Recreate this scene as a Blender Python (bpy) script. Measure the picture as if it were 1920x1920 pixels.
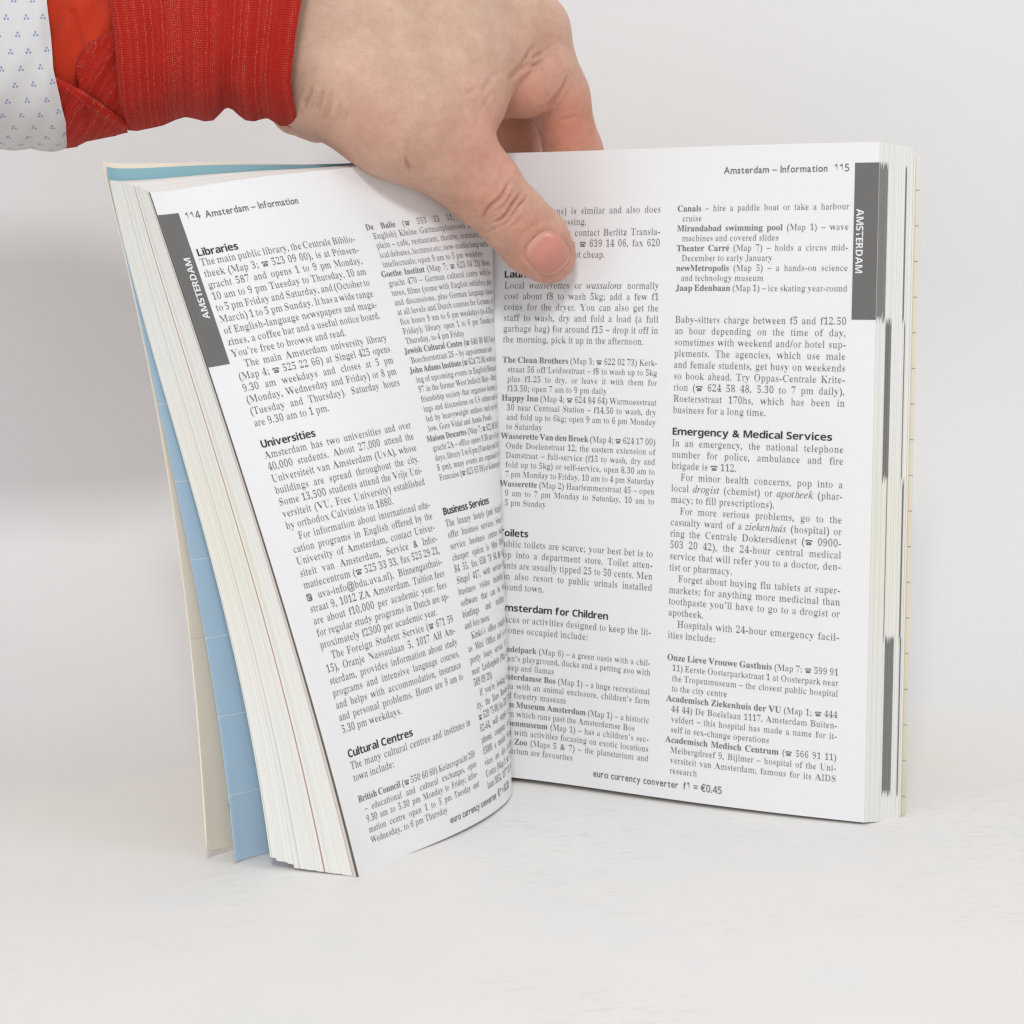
import bpy, math, random
import numpy as np
from mathutils import Matrix, Vector

# ------------------------------------------------------------------ scene, camera, light
for o in list(bpy.data.objects):
    bpy.data.objects.remove(o)
SC = bpy.context.scene
COL = SC.collection
MM = 0.001                      # everything below is measured in millimetres
random.seed(7)
RNG = np.random.default_rng(7)

CL=np.array([[-65.1633,-83.8508,93.5558],[-56.838,36.908,183.7466],[-8.0562,8.468,-5.6439],[6.8534,-8.4328,2.5559],[89.7711,92.4069,9.2211],[37.585,-37.9421,19.2813],[-131.2346,81.827,-43.7114],[27.391,61.6315,-32.4116],[-12.3025,5.3852,-0.4469],[52.6788,-24.462,9.193],[803.8775,-526.2643,357.235],[-485.2842,-317.2673,215.0522],[311.0272,-333.5895,107.0829],[-756.1456,395.4494,-125.4973],[-2846.0559,2154.9216,-1443.4734],[2382.7781,1140.8243,-939.4066],[-1315.9605,1575.5423,-494.6919],[2756.5366,-1446.0268,304.8968],[5062.9892,-4641.6891,2915.9845],[-7098.6211,-923.1282,1814.804],[2117.5683,-2835.6536,846.419],[-4450.976,2465.1211,-331.4639],[-4270.7709,5214.9785,-2994.6274],[11671.7495,-1875.1858,-1499.1978],[-1513.4751,2321.501,-657.0553],[3462.979,-2109.7515,191.1487],[1328.0506,-2993.2425,1512.9071],[-9433.8322,3368.1558,372.3704],[385.2254,-720.3995,193.837],[-1034.9968,731.2863,-54.7586],[46.7665,691.9284,-296.9835],[2916.9499,-1450.3213,67.3906]])
CR=np.array([[-5.2428,18.0197,99.3768],[7.7804,25.1899,195.2249],[122.3726,-40.33,-1.9312],[0.4429,-0.0,-0.0119],[-38.4883,-97.9758,4.3358],[-0.2214,0.0,0.006],[27.7573,149.2789,-5.7758],[-0.0,-0.0,-0.0],[32.8553,-106.9888,2.7214],[0.0,0.0,0.0],[-48.8122,43.7755,-0.1626],[-0.0,-0.0,-0.0],[16.9861,-9.0134,-0.153],[0.0,0.0,0.0]])
EDGE={k:np.array(v) for k,v in {'cover':[[-91.7929,-63.4963,98.0041],[-28.7515,42.1234,190.8276],[-25.0202,14.4948,1.2516],[-1.4647,-3.0398,2.6921],[7.8245,-7.6068,-0.0748]],'map':[[-89.1458,-65.7352,95.7775],[-40.0223,48.9482,189.7056],[-13.825,11.1006,4.272],[17.4098,-26.3703,6.8533],[1.7772,-19.6866,-4.1586]],'back':[[-83.4474,-70.3223,94.5031],[-52.5501,53.7799,185.2802],[-21.5428,30.4109,2.6248],[31.0661,-35.9016,11.7544],[30.9498,-74.3526,1.1273]]}.items()}
CAM=[5.2831,-671.0396,170.4625]; RT=[0.999847,0.001184,-0.017475]; UP=[0.01719,0.124903,0.99202]; FW=[-0.003357,0.992168,-0.124864]; FPX=4094.38; HO=[4.8788,27.4489,194.6447]; W=128.4775; H=197.0

CAM, RT, UP, FW, HO = [np.array(a) for a in (CAM, RT, UP, FW, HO)]

SC.render.engine = 'CYCLES'
SC.render.resolution_x = SC.render.resolution_y = 1024
SC.cycles.samples = 128
SC.cycles.use_denoising = True
SC.cycles.filter_width = 1.3
SC.cycles.max_bounces = 8
SC.cycles.diffuse_bounces = 5
SC.cycles.sample_clamp_indirect = 4
SC.view_settings.view_transform = 'Standard'
SC.view_settings.look = 'None'
SC.view_settings.exposure = 0.085
SC.view_settings.gamma = 1.0
SC.view_settings.use_curve_mapping = False

cam = bpy.data.cameras.new('camera')
cam.sensor_width = 36.0
cam.lens = 36.0 * FPX / 1920.0
cam.clip_start, cam.clip_end = 0.02, 50.0
camo = bpy.data.objects.new('camera', cam)
COL.objects.link(camo)
camo.matrix_world = Matrix([[RT[0], UP[0], -FW[0], CAM[0] * MM], [RT[1], UP[1], -FW[1], CAM[1] * MM],
                            [RT[2], UP[2], -FW[2], CAM[2] * MM], [0, 0, 0, 1]])
SC.camera = camo

world = bpy.data.worlds.new('World')
SC.world = world
world.use_nodes = True
bg = world.node_tree.nodes['Background']
bg.inputs[0].default_value = (0.985, 0.99, 1.0, 1)
bg.inputs[1].default_value = 0.375


def lamp(name, loc, target, size, watts, color=(1, 1, 1), size_y=None):
    l = bpy.data.lights.new(name, 'AREA')
    l.energy, l.color = watts, color
    l.shape = 'RECTANGLE'
    l.size, l.size_y = size, size_y or size
    o = bpy.data.objects.new(name, l)
    COL.objects.link(o)
    o.location = loc
    o.rotation_euler = (Vector(target) - Vector(loc)).to_track_quat('-Z', 'Y').to_euler()
    return o


# the studio's softboxes: a key above the camera, one each side, one overhead; the low front fill is an addition
lamp('key_softbox', (-0.05, -1.18, 1.075), (0, 0, 0.1), 0.24, 7.0, (1.0, 0.992, 0.985), 0.18)
lamp('side_softbox', (1.1, -0.65, 0.60), (0, 0, 0.1), 0.4, 2.3, (0.97, 0.98, 1.0))
lamp('side_softbox', (-1.1, -0.75, 0.7), (0, 0, 0.1), 0.6, 2.3, (1.0, 0.98, 0.97))
lamp('added_front_fill', (0.15, -1.5, 0.30), (0, 0, 0.08), 0.8, 2.0, (1.0, 0.99, 0.98))  # unseen low fill, added to brighten the lower pages and cover
lamp('top_softbox', (0.1, -0.35, 1.3), (0, -0.1, 0), 0.7, 2.4, (1.0, 0.995, 0.99))


# ------------------------------------------------------------------ helpers
def tag(o, label=None, cat=None, group=None, kind=None):
    for k, v in (('label', label), ('category', cat), ('group', group), ('kind', kind)):
        if v:
            o[k] = v
    return o


def empty(name, loc_mm):
    o = bpy.data.objects.new(name, None)
    COL.objects.link(o)
    o.empty_display_size = 0.02
    o.location = Vector(loc_mm) * MM
    return o


def mesh_obj(name, V, F, mat, parent=None, smooth=True, colors=None, uv=None, cattr='tone'):
    """V (n,3) mm world coordinates, F list/array of faces; parent must be an unrotated Empty or a child of one."""
    V = np.asarray(V, float)
    me = bpy.data.meshes.new(name)
    if isinstance(F, np.ndarray):
        n, k = F.shape
        me.vertices.add(len(V)); me.loops.add(n * k); me.polygons.add(n)
        me.loops.foreach_set('vertex_index', F.astype(np.int32).ravel())
        me.polygons.foreach_set('loop_start', (np.arange(n) * k).astype(np.int32))
        me.polygons.foreach_set('loop_total', np.full(n, k, np.int32))
    else:
        me.from_pydata([tuple(v) for v in V], [], [tuple(f) for f in F])
    off = np.zeros(3)
    p = parent
    while p is not None:
        off += np.array(p.location) / MM
        p = p.parent
    me.vertices.foreach_set('co', ((V - off) * MM).astype(np.float32).ravel())
    me.update(calc_edges=True)
    if smooth:
        me.polygons.foreach_set('use_smooth', np.ones(len(me.polygons), bool))
    if colors is not None:
        a = me.color_attributes.new(cattr, 'FLOAT_COLOR', 'POINT')
        c = np.ones((len(V), 4), np.float32); c[:, :3] = colors
        a.data.foreach_set('color', c.ravel())
    if uv is not None:
        l = me.uv_layers.new(name='UVMap')
        vi = np.empty(len(me.loops), np.int32); me.loops.foreach_get('vertex_index', vi)
        l.data.foreach_set('uv', np.asarray(uv, np.float32)[vi].ravel())
    o = bpy.data.objects.new(name, me)
    COL.objects.link(o)
    if mat:
        me.materials.append(mat)
    if parent is not None:
        o.parent = parent
    me.validate()
    return o


def grid_faces(nu, nv, wrap=False, base=0):
    """faces of an nu x nv vertex grid, index = i*nv + j"""
    i, j = np.meshgrid(np.arange(nu - 1), np.arange(nv if wrap else nv - 1), indexing='ij')
    i, j = i.ravel(), j.ravel()
    j2 = (j + 1) % nv
    return np.stack([i * nv + j, (i + 1) * nv + j, (i + 1) * nv + j2, i * nv + j2], 1) + base


# ------------------------------------------------------------------ materials
class NT:
    def __init__(s, name):
        s.m = bpy.data.materials.new(name); s.m.use_nodes = True
        s.t = s.m.node_tree; s.b = s.t.nodes['Principled BSDF']

    def n(s, kind, **kw):
        x = s.t.nodes.new(kind)
        for k, v in kw.items():
            setattr(x, k, v)
        return x

    def l(s, a, b):
        s.t.links.new(a, b)

    def setv(s, **kw):
        for k, v in kw.items():
            s.b.inputs[k.replace('_', ' ')].default_value = v

    def math(s, op, a, b=None):
        x = s.n('ShaderNodeMath', operation=op)
        for i, q in enumerate((a, b)):
            if q is None:
                continue
            if hasattr(q, 'links'):
                s.l(q, x.inputs[i])
            else:
                x.inputs[i].default_value = q
        return x.outputs[0]

    def mix(s, fac, a, b, blend='MIX'):
        x = s.n('ShaderNodeMix', data_type='RGBA', blend_type=blend)
        for sock, q in ((x.inputs[0], fac), (x.inputs[6], a), (x.inputs[7], b)):
            if hasattr(q, 'links'):
                s.l(q, sock)
            else:
                sock.default_value = q
        return x.outputs[2]

    def ramp(s, fac, stops):
        x = s.n('ShaderNodeValToRGB')
        s.l(fac, x.inputs[0])
        e = x.color_ramp.elements
        while len(e) < len(stops):
            e.new(0.5)
        for el, (p, c) in zip(e, stops):
            el.position = p
            el.color = c if len(c) == 4 else (*c, 1)
        return x.outputs[0]

    def noise(s, vec, scale, detail=4, rough=0.55):
        x = s.n('ShaderNodeTexNoise')
        x.inputs['Scale'].default_value = scale
        x.inputs['Detail'].default_value = detail
        x.inputs['Roughness'].default_value = rough
        if vec is not None:
            s.l(vec, x.inputs['Vector'])
        return x.outputs[0]

    def mapping(s, vec, scale=(1, 1, 1), rot=(0, 0, 0), loc=(0, 0, 0)):
        x = s.n('ShaderNodeMapping')
        s.l(vec, x.inputs[0])
        x.inputs[1].default_value = loc; x.inputs[2].default_value = rot; x.inputs[3].default_value = scale
        return x.outputs[0]

    def bump(s, h, strength=0.3, dist=0.0002):
        x = s.n('ShaderNodeBump')
        x.inputs['Strength'].default_value = strength; x.inputs['Distance'].default_value = dist
        s.l(h, x.inputs['Height'])
        s.l(x.outputs[0], s.b.inputs['Normal'])


def flat(name, col, rough=0.6, spec=0.3):
    k = NT(name)
    k.setv(Base_Color=(*col, 1), Roughness=rough, Specular_IOR_Level=spec)
    return k.m


def paper(name, col, rough=0.55, spec=0.25):
    k = NT(name)
    tc = k.n('ShaderNodeTexCoord').outputs['Object']
    n1 = k.noise(tc, 1800, 3)
    n2 = k.noise(tc, 14, 2)
    c = k.mix(n2, (*[x * 0.975 for x in col], 1), (*[min(1, x * 1.015) for x in col], 1))
    k.l(c, k.b.inputs['Base Color'])
    k.setv(Roughness=rough, Specular_IOR_Level=spec)
    k.bump(n1, 0.08, 0.00003)
    return k.m


M_PAGE = paper('page_paper', (0.82, 0.826, 0.84), 0.42, 0.35)
M_INK = flat('black_ink', (0.17, 0.17, 0.175), 0.5, 0.2)
M_INKB = flat('heading_ink', (0.04, 0.04, 0.043), 0.5, 0.2)
M_TAB = flat('grey_tab_ink', (0.155, 0.15, 0.145), 0.5, 0.25)
M_WHITEINK = flat('reversed_white', (0.78, 0.78, 0.79), 0.5, 0.2)


def attr_mat(name, rough=0.6, spec=0.25, extra=0.0, trans=0.0):
    k = NT(name)
    a = k.n('ShaderNodeVertexColor', layer_name='tone').outputs[0]
    k.l(a, k.b.inputs['Base Color'])
    k.setv(Roughness=rough, Specular_IOR_Level=spec)
    return k.m


M_LEAVES = attr_mat('leaf_edges', 0.65, 0.15)


# ------------------------------------------------------------------ the setting: one white sheet, table sweeping up into the wall
k = NT('white_sweep')
tc = k.n('ShaderNodeTexCoord').outputs['Object']
st = k.mapping(tc, (120, 330, 60), (0, 0, -0.2))
g1 = k.noise(st, 1.0, 6, 0.65)
g1 = k.ramp(g1, [(0.0, (0, 0, 0)), (0.53, (0, 0, 0)), (0.68, (1, 1, 1)), (1.0, (1, 1, 1))])
patch = k.noise(tc, 9, 3)
patch = k.ramp(patch, [(0.45, (0, 0, 0)), (0.65, (1, 1, 1))])
sx = k.n('ShaderNodeSeparateXYZ'); k.l(tc, sx.inputs[0])
onfloor = k.ramp(sx.outputs[2], [(0.0, (1, 1, 1)), (0.004, (0, 0, 0))])
front_ = k.ramp(k.math('ADD', sx.outputs[1], 0.5), [(0.44, (1, 1, 1)), (0.52, (0.1, 0.1, 0.1))])
streak = k.math('MULTIPLY', k.math('MULTIPLY', k.math('MULTIPLY', g1, patch), onfloor), front_)
warm = k.ramp(k.noise(tc, 7, 4, 0.6), [(0.30, (0.765, 0.752, 0.732)), (0.46, (0.800, 0.778, 0.748)), (0.58, (0.780, 0.766, 0.756)), (0.75, (0.815, 0.795, 0.765))])
pale = k.ramp(k.noise(tc, 5, 3), [(0.35, (0.765, 0.765, 0.770)), (0.65, (0.780, 0.777, 0.778))])
warm = k.mix(k.ramp(sx.outputs[2], [(0.0, (0, 0, 0)), (0.010, (1, 1, 1))]), warm, pale)
sp = k.noise(tc, 420, 2)
speck = k.ramp(sp, [(0.75, (0, 0, 0)), (0.775, (1, 1, 1))])
c = k.mix(k.math('MULTIPLY', streak, 0.42), warm, (0.52, 0.50, 0.46, 1))
speck = k.math('MULTIPLY', speck, onfloor)
c = k.mix(k.math('MULTIPLY', speck, 0.25), c, (0.35, 0.33, 0.31, 1))
k.l(c, k.b.inputs['Base Color'])
k.setv(Roughness=0.55, Specular_IOR_Level=0.2)
k.bump(k.noise(tc, 300, 4), 0.05, 0.0002)
prof = [(-1600, 0.0)]
prof += [(y, 0.0) for y in (-900, -500, -250, -120, -60, -20, 10)]
R0, Y0 = 150.0, 22.0
for a in np.linspace(0, math.pi / 2, 40):
    prof.append((Y0 + R0 * math.sin(a), R0 * (1 - math.cos(a))))
prof += [(Y0 + R0, R0 + d) for d in (60, 150, 300, 600, 1200)]
xs = np.array([-1600, -800, -400, -200, 0, 200, 400, 800, 1600.])
V = np.array([(x, y, z) for x in xs for y, z in prof])
sweep = mesh_obj('table', V, grid_faces(len(xs), len(prof)), k.m)
tag(sweep, 'white tabletop sheet with faint grain sweeping up into a pale wall', 'table', kind='structure')


# ------------------------------------------------------------------ the book
def poly(C, nu, nv, u, v):
    u, v = np.broadcast_arrays(np.asarray(u, float), np.asarray(v, float))
    sh = u.shape
    a, b = u.ravel() / W, v.ravel() / H - 0.5
    out = np.zeros((a.size, 3))
    q = 0
    for i in range(nu):
        for j in range(nv):
            out += (a ** i * b ** j)[:, None] * C[q]
            q += 1
    return out.reshape(sh + (3,))


def SL(u, v):                   # left page: u from the fore-edge to the gutter, v up
    return poly(CL, 8, 4, u, v)


def SR(u, v):                   # right page: u from the gutter to the fore-edge, v up
    return poly(CR, 7, 2, u, v)


def normal(S, u, v):
    e = 0.2
    a = S(np.asarray(u) + e, v) - S(np.asarray(u) - e, v)
    b = S(u, np.asarray(v) + e) - S(u, np.asarray(v) - e)
    n = np.cross(a, b)
    return n / np.linalg.norm(n, axis=-1, keepdims=True)


def edge(key, v):
    b = np.asarray(v, float) / H - 0.5
    return sum((b ** j)[..., None] * EDGE[key][j] for j in range(len(EDGE[key])))


book = empty('book', (0, 0, 0))
tag(book, 'open paperback travel guide standing upright, its printed pages held apart by the thumb', 'book')


def page_mesh(S, nu, nv, name, mat, lift=0.0):
    u, v = np.meshgrid(np.linspace(0, W, nu), np.linspace(0, H, nv), indexing='ij')
    P = S(u, v) + normal(S, u, v) * lift
    return mesh_obj(name, P.reshape(-1, 3), grid_faces(nu, nv), mat, book)


page_l = page_mesh(SL, 130, 50, 'page', M_PAGE)
page_l['label'] = 'left page with two columns and a grey tab at its outer edge'
page_r = page_mesh(SR, 120, 40, 'page', M_PAGE)
page_r['label'] = 'right page with two columns and a grey tab at its outer edge'

# ---- type: letter outlines come from Blender's built-in font; the roman is its bold serif alphabet with thinned stems
ADV_R = dict(zip('ABCDEFGHIJKLMNOPQRSTUVWXYZ', [722, 667, 667, 722, 611, 556, 722, 722, 333, 389, 722, 611, 889, 722, 722, 556, 722, 667, 556, 611, 722, 722, 944, 722, 722, 611]))
ADV_R.update(zip('abcdefghijklmnopqrstuvwxyz', [444, 500, 444, 500, 444, 333, 500, 500, 278, 278, 500, 278, 778, 500, 500, 500, 500, 333, 389, 278, 500, 500, 722, 500, 500, 444]))
ADV_R.update({c: 500 for c in '0123456789'})
ADV_R.update({' ': 250, '.': 250, ',': 250, ';': 278, ':': 278, '(': 333, ')': 333, '-': 333, '–': 500, '’': 300, '&': 778, '/': 278, '@': 921, 'é': 444, '☎': 780, '\ue000': 760, '€': 500, '=': 564})
ADV_B = dict(zip('ABCDEFGHIJKLMNOPQRSTUVWXYZ', [722, 667, 722, 722, 667, 611, 778, 778, 389, 500, 778, 667, 944, 722, 778, 611, 778, 722, 556, 667, 722, 722, 1000, 722, 722, 667]))
ADV_B.update(zip('abcdefghijklmnopqrstuvwxyz', [500, 556, 444, 556, 444, 333, 500, 556, 278, 333, 556, 278, 833, 556, 500, 556, 556, 444, 389, 333, 556, 500, 722, 500, 500, 444]))
ADV_B.update({c: 500 for c in '0123456789'})
for c_ in ADV_R:
    ADV_B.setdefault(c_, ADV_R[c_])
ADV_I = dict(ADV_R)
ADV_I.update(zip('abcdefghijklmnopqrstuvwxyz', [500, 500, 444, 500, 444, 278, 500, 500, 278, 278, 444, 278, 722, 500, 500, 500, 500, 389, 389, 278, 500, 444, 667, 444, 444, 389]))


def math_char(ch, up, lo, dg):
    if 'A' <= ch <= 'Z':
        return chr(up + ord(ch) - 65)
    if 'a' <= ch <= 'z':
        if lo == 0x1d44e and ch == 'h':
            return '\u210e'
        return chr(lo + ord(ch) - 97)
    if ch.isdigit() and dg:
        return chr(dg + ord(ch) - 48)
    return ch


def st_digit(style, ch):
    return style == 's' and ch.isdigit()


def src(style, ch):
    if ch == '☎':
        return '\U0001F57F'
    if ch == 'é':
        ch = 'e'
    if style in 'rb' or style == 'i' and ch == 'h':
        return math_char(ch, 0x1d400, 0x1d41a, 0x1d7ce)
    if style == 'i':
        return math_char(ch, 0x1d434, 0x1d44e, 0)
    if style == 'w' or style == 'h' and ch != '&':                                    # heavy sans for the tab lettering
        return math_char(ch, 0x1d5d4, 0x1d5ee, 0x1d7ec)
    if st_digit(style, ch):
        return math_char(ch, 0, 0, 0x1d7e2)
    return ch                                           # 's' sans, 'h' sans for headings


TEXT = {}                       # (style, char) -> verts (n,2) in em, tris, advance in em


def phone():
    """the small desk-telephone sign: handset over a body with a pale dial"""
    V = [[.03, .46], [.12, .56], [.66, .56], [.75, .46], [.03, .36], [.19, .36], [.20, .45], [.58, .45], [.59, .36], [.75, .36]]
    T = [[0, 4, 5], [0, 5, 6], [0, 6, 1], [1, 6, 7], [1, 7, 2], [2, 7, 3], [3, 7, 8], [3, 8, 9]]
    n0, c, m = len(V), np.array([.39, .17]), 12
    for i in range(m):
        a = 2 * math.pi * i / m
        d = np.array([math.cos(a), math.sin(a)])
        k_ = min(.26 / max(abs(d[0]), 1e-6), .17 / max(abs(d[1]), 1e-6))
        o = c + d * k_
        o[0] = c[0] + (o[0] - c[0]) * (1.0 if o[1] < .2 else .55)
        V += [list(o), list(c + d * .06)]
    for i in range(m):
        p, q = n0 + 2 * i, n0 + 2 * ((i + 1) % m)
        T += [[p, q, q + 1], [p, q + 1, p + 1]]
    return np.array(V) * [1.0, 0.86], np.array(T)


def build_glyphs(pairs):
    objs = {}
    for st, ch in sorted(pairs):
        cu = bpy.data.curves.new('glyph', 'FONT')
        cu.body = src(st, ch)
        cu.resolution_u = 3
        cu.fill_mode = 'FRONT'
        if st == 'h' and ch == '&':
            cu.offset = 0.02
        elif st == 's':
            cu.offset = 0.012
        o = bpy.data.objects.new('glyph', cu)
        COL.objects.link(o)
        objs[(st, ch)] = o
        cu2 = cu.copy()                                 # the letter twice: gives its advance width
        cu2.body = cu.body * 2
        o2 = bpy.data.objects.new('glyph', cu2)
        COL.objects.link(o2)
        objs[(st, ch, 2)] = o2
    # reference letters for scale
    dg = bpy.context.evaluated_depsgraph_get()
    raw = {}
    for kx, o in objs.items():
        e = o.evaluated_get(dg)
        me = e.to_mesh()
        n = len(me.vertices)
        co = np.empty(n * 3, np.float32)
        me.vertices.foreach_get('co', co)
        me.calc_loop_triangles()
        t = np.empty(len(me.loop_triangles) * 3, np.int32)
        me.loop_triangles.foreach_get('vertices', t)
        raw[kx] = [co.reshape(-1, 3)[:, :2].astype(float), t.reshape(-1, 3)]
        e.to_mesh_clear()
    for o in objs.values():
        cu = o.data
        bpy.data.objects.remove(o)
        bpy.data.curves.remove(cu)
    hb = raw[('b', 'H')][0]
    em = (hb[:, 1].max() - hb[:, 1].min()) / 0.662
    hs = raw[('s', 'H')][0]
    ems = (hs[:, 1].max() - hs[:, 1].min()) / 0.70
    for kx, (v, t) in raw.items():
        if len(kx) == 3:
            continue
        st, ch = kx
        if len(v) == 0:
            continue
        adv0 = raw[(st, ch, 2)][0][:, 0].max() - v[:, 0].max()
        sc = ems if st in 'shw' else em
        v, adv0 = v / sc, adv0 / sc
        if ch == '☎':
            TEXT[(st, ch)] = phone() + (0.78,)
            continue
        if st in 'rbi':
            adv = (ADV_R if st == 'r' else ADV_B if st == 'b' else ADV_I)[ch] / 1000.0
            latin = ch.isalnum()
            advb = adv0 if latin and st != 'i' else adv if latin else None
            if advb and st in 'rb' and abs(adv / advb - 1) > 0.35:
                advb = adv
            if st == 'i' and ch == 'h':                 # no italic h in that alphabet: lean the roman one
                v = thin(v * [0.9, 1], t, 0.03)
                v[:, 0] += 0.25 * v[:, 1] - 0.03
            if st == 'r' and latin:
                v = thin(v, t, 0.019 if ch in '147zZ' else 0.029)
            if ch == 'é':                               # add the acute accent
                a = np.array([[0.17, 0.50], [0.27, 0.67], [0.345, 0.64], [0.20, 0.49]])
                t = np.vstack([t, np.array([[0, 1, 2], [0, 2, 3]]) + len(v)])
                v = np.vstack([v, a])
            if advb:
                v = v * [adv / advb, 1]
            else:                                       # punctuation: centre it in its Times width
                w = v[:, 0].max() - v[:, 0].min()
                if w > adv * 0.92:
                    v = v * [adv * 0.92 / w, 1]
                    w = adv * 0.92
                if ch in '.,;:’-':
                    v[:, 0] += (adv - w) / 2 - v[:, 0].min()
                    v[:, 0] -= 0.03 if ch in '.,' else 0
                else:
                    v[:, 0] += (adv - w) / 2 - v[:, 0].min()
            TEXT[(st, ch)] = (v, t, adv)
        else:
            if st_digit(st, ch):                        # figures keep their own even width
                TEXT[(st, ch)] = (v, t, adv0)
                continue
            sb = 0.045 if st == 's' else 0.03
            x0, x1 = v[:, 0].min(), v[:, 0].max()
            v[:, 0] += sb - x0
            TEXT[(st, ch)] = (v, t, x1 - x0 + 2 * sb)


def thin(v, t, d):
    """narrow the upright stems of an outline: move each contour point inwards along x only"""
    ed = {}
    for a, b, c in t:
        for p, q in ((a, b), (b, c), (c, a)):
            ed[(p, q)] = ed.get((p, q), 0) + 1
    nx = np.zeros((len(v), 2))
    A = ((v[t[:, 1]] - v[t[:, 0]])[:, 0] * (v[t[:, 2]] - v[t[:, 0]])[:, 1] - (v[t[:, 1]] - v[t[:, 0]])[:, 1] * (v[t[:, 2]] - v[t[:, 0]])[:, 0]).sum()
    sg = 1.0 if A > 0 else -1.0
    for (p, q) in ed:
        if (q, p) in ed:
            continue
        e = v[q] - v[p]
        L = math.hypot(*e)
        if L < 1e-9:
            continue
        n = np.array([e[1], -e[0]]) / L * sg            # outward
        nx[p] += n * L
        nx[q] += n * L
    ln = np.linalg.norm(nx, axis=1)
    ok = ln > 1e-9
    out = v.copy()
    m = np.zeros(len(v))
    m[ok] = nx[ok, 0] / ln[ok]
    out[:, 0] -= d * np.clip(m * 1.3, -1, 1)
    return out


class Type:
    """collects letters set on flat page coordinates, then bends them onto the page"""
    def __init__(s):
        s.V, s.T, s.n = [], [], 0

    def put(s, v, t):
        s.V.append(v); s.T.append(t + s.n); s.n += len(v)

    def build(s, name, S, mat, parent, lift):
        v = np.vstack(s.V); t = np.vstack(s.T)
        P = S(v[:, 0], v[:, 1]) + normal(S, v[:, 0], v[:, 1]) * lift
        return mesh_obj(name, P, t, mat, parent, smooth=False)


def runs(line, base='r'):
    """'*bold* _italic_ roman' -> [(style, char)]"""
    out, st = [], base
    for ch in line:
        if ch == '*':
            st = 'b' if st != 'b' else base
        elif ch == '_':
            st = 'i' if st != 'i' else base
        else:
            out.append((st, ch))
    return out


def space_w(st):
    return 0.25 if st in 'rbi' else 0.27


def set_line(T, line, x0, x1, y, size, justify=True, base='r', white=None, width=None, rot=None):
    rs = runs(line, base)
    wd, nsp = 0.0, 0
    for st, ch in rs:
        if ch == ' ':
            wd += space_w(st); nsp += 1
        elif ch == '\ue000':
            wd += 0.76
        else:
            wd += TEXT[(st, ch)][2]
    wd *= size
    sx, gap = 1.0, 0.0
    if width:
        sx = width / wd
    elif x1 is not None:
        room = x1 - x0
        if justify and nsp:
            extra = room - wd
            if extra >= -0.10 * nsp * size:
                gap = extra / nsp
            else:
                gap = -0.10 * size
                sx = room / (wd + gap * nsp)
                gap *= sx
        elif wd > room:
            sx = room / wd
    x = x0
    for st, ch in rs:
        if ch == ' ':
            x += space_w(st) * size * sx + gap
            continue
        if ch == '\ue000':                              # white italic e reversed out of a small black square
            q = []
            w, h, r = 0.60 * size * sx, 0.66 * size, 0.17 * size
            for cx, cy, a0 in ((w - r, h - r, 0), (r, h - r, 90), (r, r, 180), (w - r, r, 270)):
                for a in np.radians(np.linspace(a0, a0 + 90, 5)):
                    q.append((x + cx + r * math.cos(a), y - 0.08 * size + cy + r * math.sin(a)))
            q = np.array(q)
            T.put(q, np.array([[0, i, i + 1] for i in range(1, len(q) - 1)]))
            v, t, a = TEXT[('i', 'e')]
            if white is not None:
                white.append(Type())
                white[-1].put(v * [size * 1.05 * sx, size * 1.0] + [x + 0.06 * size * sx, y + 0.03 * size], t)
            x += 0.76 * size * sx
            continue
        v, t, a = TEXT[(st, ch)]
        T.put(v * [size * sx, size] + [x, y], t)
        x += a * size * sx
    return x


def set_block(T, lines, x0, x1, y, pitch, size, hang=0.0, white=None):
    """a line may start with '>' (paragraph indent) or '|' (hanging indent) and end with '~' (not justified)"""
    for i, ln in enumerate(lines):
        if not ln:
            continue
        just = not ln.endswith('~')
        ln = ln.rstrip('~')
        x = x0
        if ln[0] == '>':
            x += 3.1; ln = ln[1:]
        elif ln[0] == '|':
            x += 1.75; ln = ln[1:]
        set_line(T, ln, x, x1, y - i * pitch, size, just, white=white)


BODY, SMALL = 3.12, 2.76
L_COL1 = ['The main public library, the Centrale Biblio-', 'theek (Map 3; ☎ 523 09 00), is at Prinsen-', 'gracht 587 and opens 1 to 9 pm Monday,',
          '10 am to 9 pm Tuesday to Thursday, 10 am', 'to 5 pm Friday and Saturday, and (October to', 'March) 1 to 5 pm Sunday. It has a wide range',
          'of English-language newspapers and maga-', 'zines, a coffee bar and a useful notice board.', 'You’re free to browse and read.~',
          '>The main Amsterdam university library', '(Map 4; ☎ 525 22 66) at Singel 425 opens', '9.30 am weekdays and closes at 5 pm',
          '(Monday, Wednesday and Friday) or 8 pm', '(Tuesday and Thursday). Saturday hours', 'are 9.30 am to 1 pm.~']
L_UNI = ['Amsterdam has two universities and over', '40,000 students. About 27,000 attend the', 'Universiteit van Amsterdam (UvA), whose',
         'buildings are spread throughout the city.', 'Some 13,500 students attend the Vrije Uni-', 'versiteit (VU, Free University) established', 'by orthodox Calvinists in 1880.~',
         '>For information about international edu-', 'cation programs in English offered by the', 'University of Amsterdam, contact Univer-',
         'siteit van Amsterdam, Service & Infor-', 'matiecentrum (☎ 525 33 33, fax 525 29 21,', '\ue000 uva-info@bdu.uva.nl), Binnengasthuis-',
         'straat 9, 1012 ZA Amsterdam. Tuition fees', 'are about f10,000 per academic year; fees', 'for regular study programs in Dutch are ap-', 'proximately f2300 per academic year.~',
         '>The Foreign Student Service (☎ 671 59', '15), Oranje Nassaulaan 5, 1017 AH Am-', 'sterdam, provides information about study',
         'programs and intensive language courses,', 'and helps with accommodation, insurance', 'and personal problems. Hours are 9 am to', '5.30 pm weekdays.~']
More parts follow.
